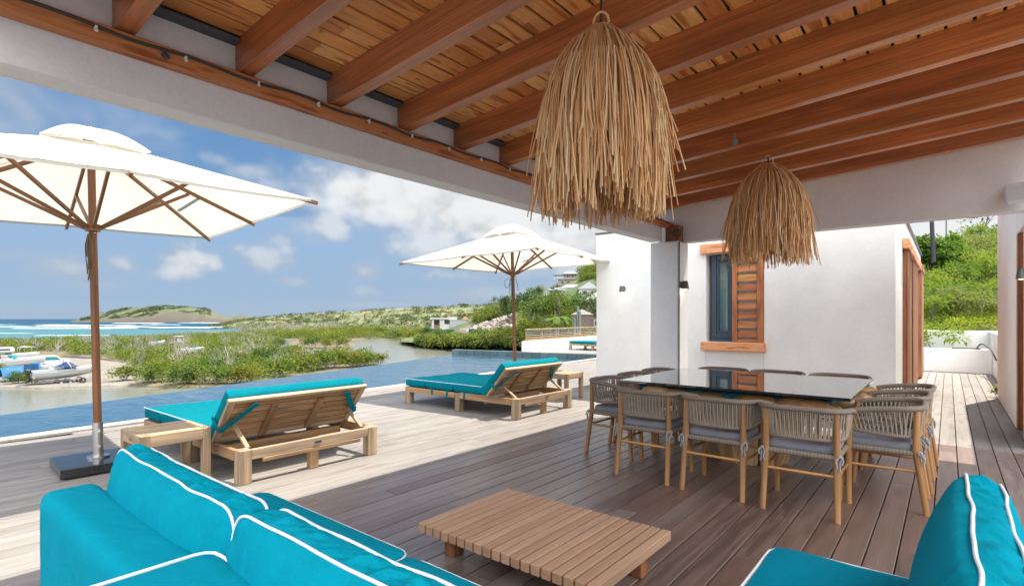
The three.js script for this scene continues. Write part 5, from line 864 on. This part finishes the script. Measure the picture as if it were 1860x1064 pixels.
function boat(label, px, py, L, B, H, toRight, o = {}) {
  const p = onY(px, py, SEA + .15), g = thing('motorboat', label, 'boat', [p.x, SEA + .2 + (o.lift ?? .45), p.z]);
  g.rotation.y = Math.atan2(-p.x, -p.z) + (toRight ? 0 : Math.PI) + (o.turn ?? 0);   // local z towards the viewer, the bow along local x
  part('hull', hullGeo(L, B, H).translate(-L / 2, 0, 0), bw[o.hull ?? 0], g);
  part('stripe', [-1, 1].map((s) => tube(Array.from({ length: 12 }, (_, i) => { const u = i / 11 * .97, w = B / 2 * Math.pow(1 - Math.pow(u, 2.6), .62) * (1 - .12 * (1 - u)); return V(u * L * 1.02 - L / 2, H * (1 + .22 * u * u) * .80, s * (w * .975 + .012)); }), .035, 30, 5)), o.stripe ?? std(lc(.35, .38, .42), .5), g);
  part('foredeck', deckGeo(L, B, H, .42, .985, .03).translate(-L / 2, 0, 0), bw[0], g); part('cockpit_floor', deckGeo(L, B, H, 0, .42, .45).translate(-L / 2, 0, 0), bw[1], g);
  part('transom', span(-L / 2 - .02, -L / 2 + .06, H * .25, H * .98, -B * .42, B * .42, .02), bw[1], g);
  if (o.screen !== false) part('windscreen', [grid(8, 3, (u, v) => { const a = (u - .5) * 2.6; return V(.02 * L + Math.cos(a) * B * .34 - v * .34, H * 1.02 + v * .5, Math.sin(a) * B * .40 * (1 - .1 * v)); })], tealG, g);
  if (o.engine) part('outboard', [cbox(.5, .55, .42, .1).translate(-L / 2 - .32, H * .95, 0), cbox(.28, .9, .2, .05).translate(-L / 2 - .30, H * .35, 0), rod(V(-L / 2 - .3, -.12, 0), V(-L / 2 - .52, -.12, 0), .1, .13, 10)], blk, g);
  if (o.seats) part('seat', [-.5, .5].flatMap((z) => [cbox(.5, .18, .5, .06).translate(-L * .16, H * .82, z * B * .4), cbox(.14, .5, .5, .06).translate(-L * .20, H * 1.05, z * B * .4)]), o.seatMat ?? bw[1], g);
  if (o.hatch) part('hatch', [cbox(.5, .03, .4, .01).translate(L * .24, H * 1.18, 0), cbox(.24, .16, .24, .05).translate(L * .13, H * 1.22, .1)], blk, g);
  if (o.trailer !== false) { const wheels = [-.9, -.1]; part('stand', [bar(V(-L * .45, -.18, -B * .25), V(L * .42, -.12, -B * .12), .07, .09), bar(V(-L * .45, -.18, B * .25), V(L * .42, -.12, B * .12), .07, .09), bar(V(L * .42, -.12, 0), V(L * .60, -.30, 0), .07, .09), ...[-.3, .05, .3].map((x) => bar(V(L * x, -.14, -B * .3), V(L * x, -.14, B * .3), .06, .06))], std(lc(.28, .29, .30), .5), g); wheels.forEach((x) => [-1, 1].forEach((s) => { const w = part('wheel', new THREE.TorusGeometry(.20, .085, 8, 18).translate(L * .1 + x, -.36, s * B * .40), blk, g); part('rim', new THREE.CylinderGeometry(.13, .13, .08, 12).rotateX(Math.PI / 2).translate(L * .1 + x, -.36, s * B * .40), bw[1], w); })); }
  return g;
}
{
  const front = boat('white speedboat on a trailer nearest the lagoon, bow to the right', 114, 696, 5.3, 2.2, 1.05, true, { engine: true, seats: true, hatch: true, hull: 1, turn: .22 });
  part('cover', grid(12, 8, (u, v) => V(-.3 + u * 1.6 - .2, 1.35 + .55 * Math.sin(u * 3.1) * Math.sin(v * Math.PI) , (v - .5) * 2.1)), navy, front);
  part('arch', [tube([V(.5, 1.2, -1), V(.15, 1.95, -.8), V(.15, 1.95, .8), V(.5, 1.2, 1)], .05, 24, 6)], bw[0], front);
  const mid = boat('white boat half wrapped in a bright blue tarpaulin behind the speedboat', 62, 690, 5.2, 2.2, 1.05, true, { screen: false, seats: false, turn: .25, hull: 1, engine: false });
  part('tarpaulin', grid(20, 12, (u, v) => { const t = v * 2 - 1; return V(-3.1 + u * 3.4, 1.55 - .5 * t * t - .35 * Math.abs(t) ** 5 * 2 - .5 * (1 - u) + .14 * (fbm(u * 8, v * 6, 0, 0, 9, 3) - .5) + .12 * Math.sin(u * 7), t * 1.45); }), tarp, mid);
  part('tarpaulin', grid(10, 8, (u, v) => V(-1.3 + u * 1.3, .5 + v * 1.0 + .1 * (fbm(u * 6, v * 6, 0, 0, 3, 3) - .5), 1.32 + .1 * Math.sin(u * 9))), std(lc(.012, .07, .19), .7, { side: THREE.DoubleSide }), mid);
  const big = boat('long white boat with its cockpit canopy folded, left of the blue tarpaulin', 14, 680, 7.0, 2.4, 1.25, true, { turn: .2, lift: .6 });
  part('folded_canopy', [bar(V(-1.9, 1.6, 1.1), V(-1.2, 2.5, .9), .16, .16, .04), bar(V(-1.0, 1.5, 1.1), V(-1.2, 2.5, .9), .2, .2, .05), bar(V(-1.9, 1.6, -1.1), V(-1.2, 2.5, -.9), .16, .16, .04), bar(V(-1.2, 2.45, -.9), V(-1.2, 2.45, .9), .16, .16, .04)], blk, big);
  const cab = boat('white cabin boat with a bow rail at the back of the sandbar', 6, 666, 7.6, 2.4, 1.25, true, { turn: .1, trailer: false });
  part('cabin', cbox(3.0, .8, 2.0, .2).translate(-.4, 2.0, 0), bw[0], cab); part('bow_rail', [tube([V(1.6, 1.6, 1.1), V(1.7, 2.3, 1.1), V(3.7, 2.3, .3), V(3.7, 2.3, -.3), V(1.7, 2.3, -1.1), V(1.6, 1.6, -1.1)], .04, 40, 5), ...[2.2, 3.0].map((x) => rod(V(x, 1.5, .7), V(x, 2.3, .7), .03))], M.steel, cab); part('cabin_window', cbox(2.0, .3, 2.04, .05).translate(-.4, 2.1, 0), blk, cab);
  { // a car parked behind the boats
    const p = onY(93, 667, SEA + .2), g = thing('parked_car', 'small white car with green tinted windows parked behind the boats', 'car', [p.x, SEA + .22, p.z]); g.rotation.y = Math.atan2(-p.x, -p.z) + .3;
    const s = new THREE.Shape([[-1.9, .35], [1.8, .35], [1.9, .8], [1.75, 1.0], [.9, 1.08], [.35, 1.62], [-1.0, 1.68], [-1.65, 1.1], [-1.95, .95]].map((q) => new THREE.Vector2(...q)));
    part('body', new THREE.ExtrudeGeometry(s, { depth: 1.5, bevelEnabled: true, bevelSize: .08, bevelThickness: .08, bevelSegments: 2 }).translate(0, 0, -.75), bw[0], g);
    const w = new THREE.Shape([[.78, 1.10], [.28, 1.55], [-.95, 1.58], [-1.4, 1.12]].map((q) => new THREE.Vector2(...q))); part('window', new THREE.ExtrudeGeometry(w, { depth: 1.70, bevelEnabled: false }).translate(0, 0, -.85), tealG, g);
    part('windscreen', bar(V(.93, 1.10, 0), V(.42, 1.60, 0), 1.4, .04), tealG, g);
    for (const x of [-1.2, 1.2]) for (const z of [-.8, .8]) part('wheel', new THREE.CylinderGeometry(.32, .32, .2, 18).rotateX(Math.PI / 2).translate(x, .32, z), blk, g);
  }
  { const p = onY(158, 694, SEA + .2), g = thing('trailer', 'empty grey boat trailer beside the bow of the speedboat', 'trailer', [p.x, SEA + .2, p.z]); g.rotation.y = Math.atan2(-p.x, -p.z) + .2; part('frame', [bar(V(-1.6, .5, -.5), V(1.2, .45, 0), .06, .08), bar(V(-1.6, .5, .5), V(1.2, .45, 0), .06, .08), bar(V(-.6, .48, -.8), V(-.6, .48, .8), .06, .06), bar(V(.2, .5, 0), V(.2, 1.1, 0), .05, .05)], std(lc(.3, .31, .32), .5), g); for (const z of [-.8, .8]) part('wheel', new THREE.TorusGeometry(.24, .09, 8, 18).translate(-.6, .33, z), blk, g); }
  boat('small boat with turquoise windscreen half hidden in the thicket', 286, 631, 4.4, 1.9, 1.2, true, { turn: .9, trailer: false, lift: .2 });
  const tt = boat('fishing boat with a white hard top deep in the thicket', 326, 630, 3.8, 1.7, 1.1, true, { turn: .8, trailer: false, lift: .2 }); part('hard_top', [cbox(1.7, .12, 1.5, .04).translate(-.3, 2.5, 0), ...[[-1.0, -.6], [-1.0, .6], [.4, -.6], [.4, .6]].map(([x, z]) => rod(V(x, .9, z), V(x, 2.5, z), .04)), cbox(.7, .8, .8, .1).translate(-.2, 1.5, 0)], bw[0], tt);
  boat('white boat lying in a gap of the thicket, right of the hard top boat', 348, 646, 4.2, 1.9, 1.1, true, { turn: .25, trailer: false, lift: .25, seats: true });
  const dg = boat('turquoise dinghy floating on the lagoon beyond the pool end wall', 905, 637, 2.6, 1.3, .5, true, { trailer: false, screen: false, lift: -.15, stripe: tealG }); dg.traverse((c) => { if (c.isMesh) c.material = std(lc(.01, .30, .36), .6, { side: THREE.DoubleSide }); });
}
scene.environmentIntensity = 1;
scene.traverse((o) => { if (o.isMesh) o.castShadow = o.receiveShadow = true; });
renderer.render(scene, camera);
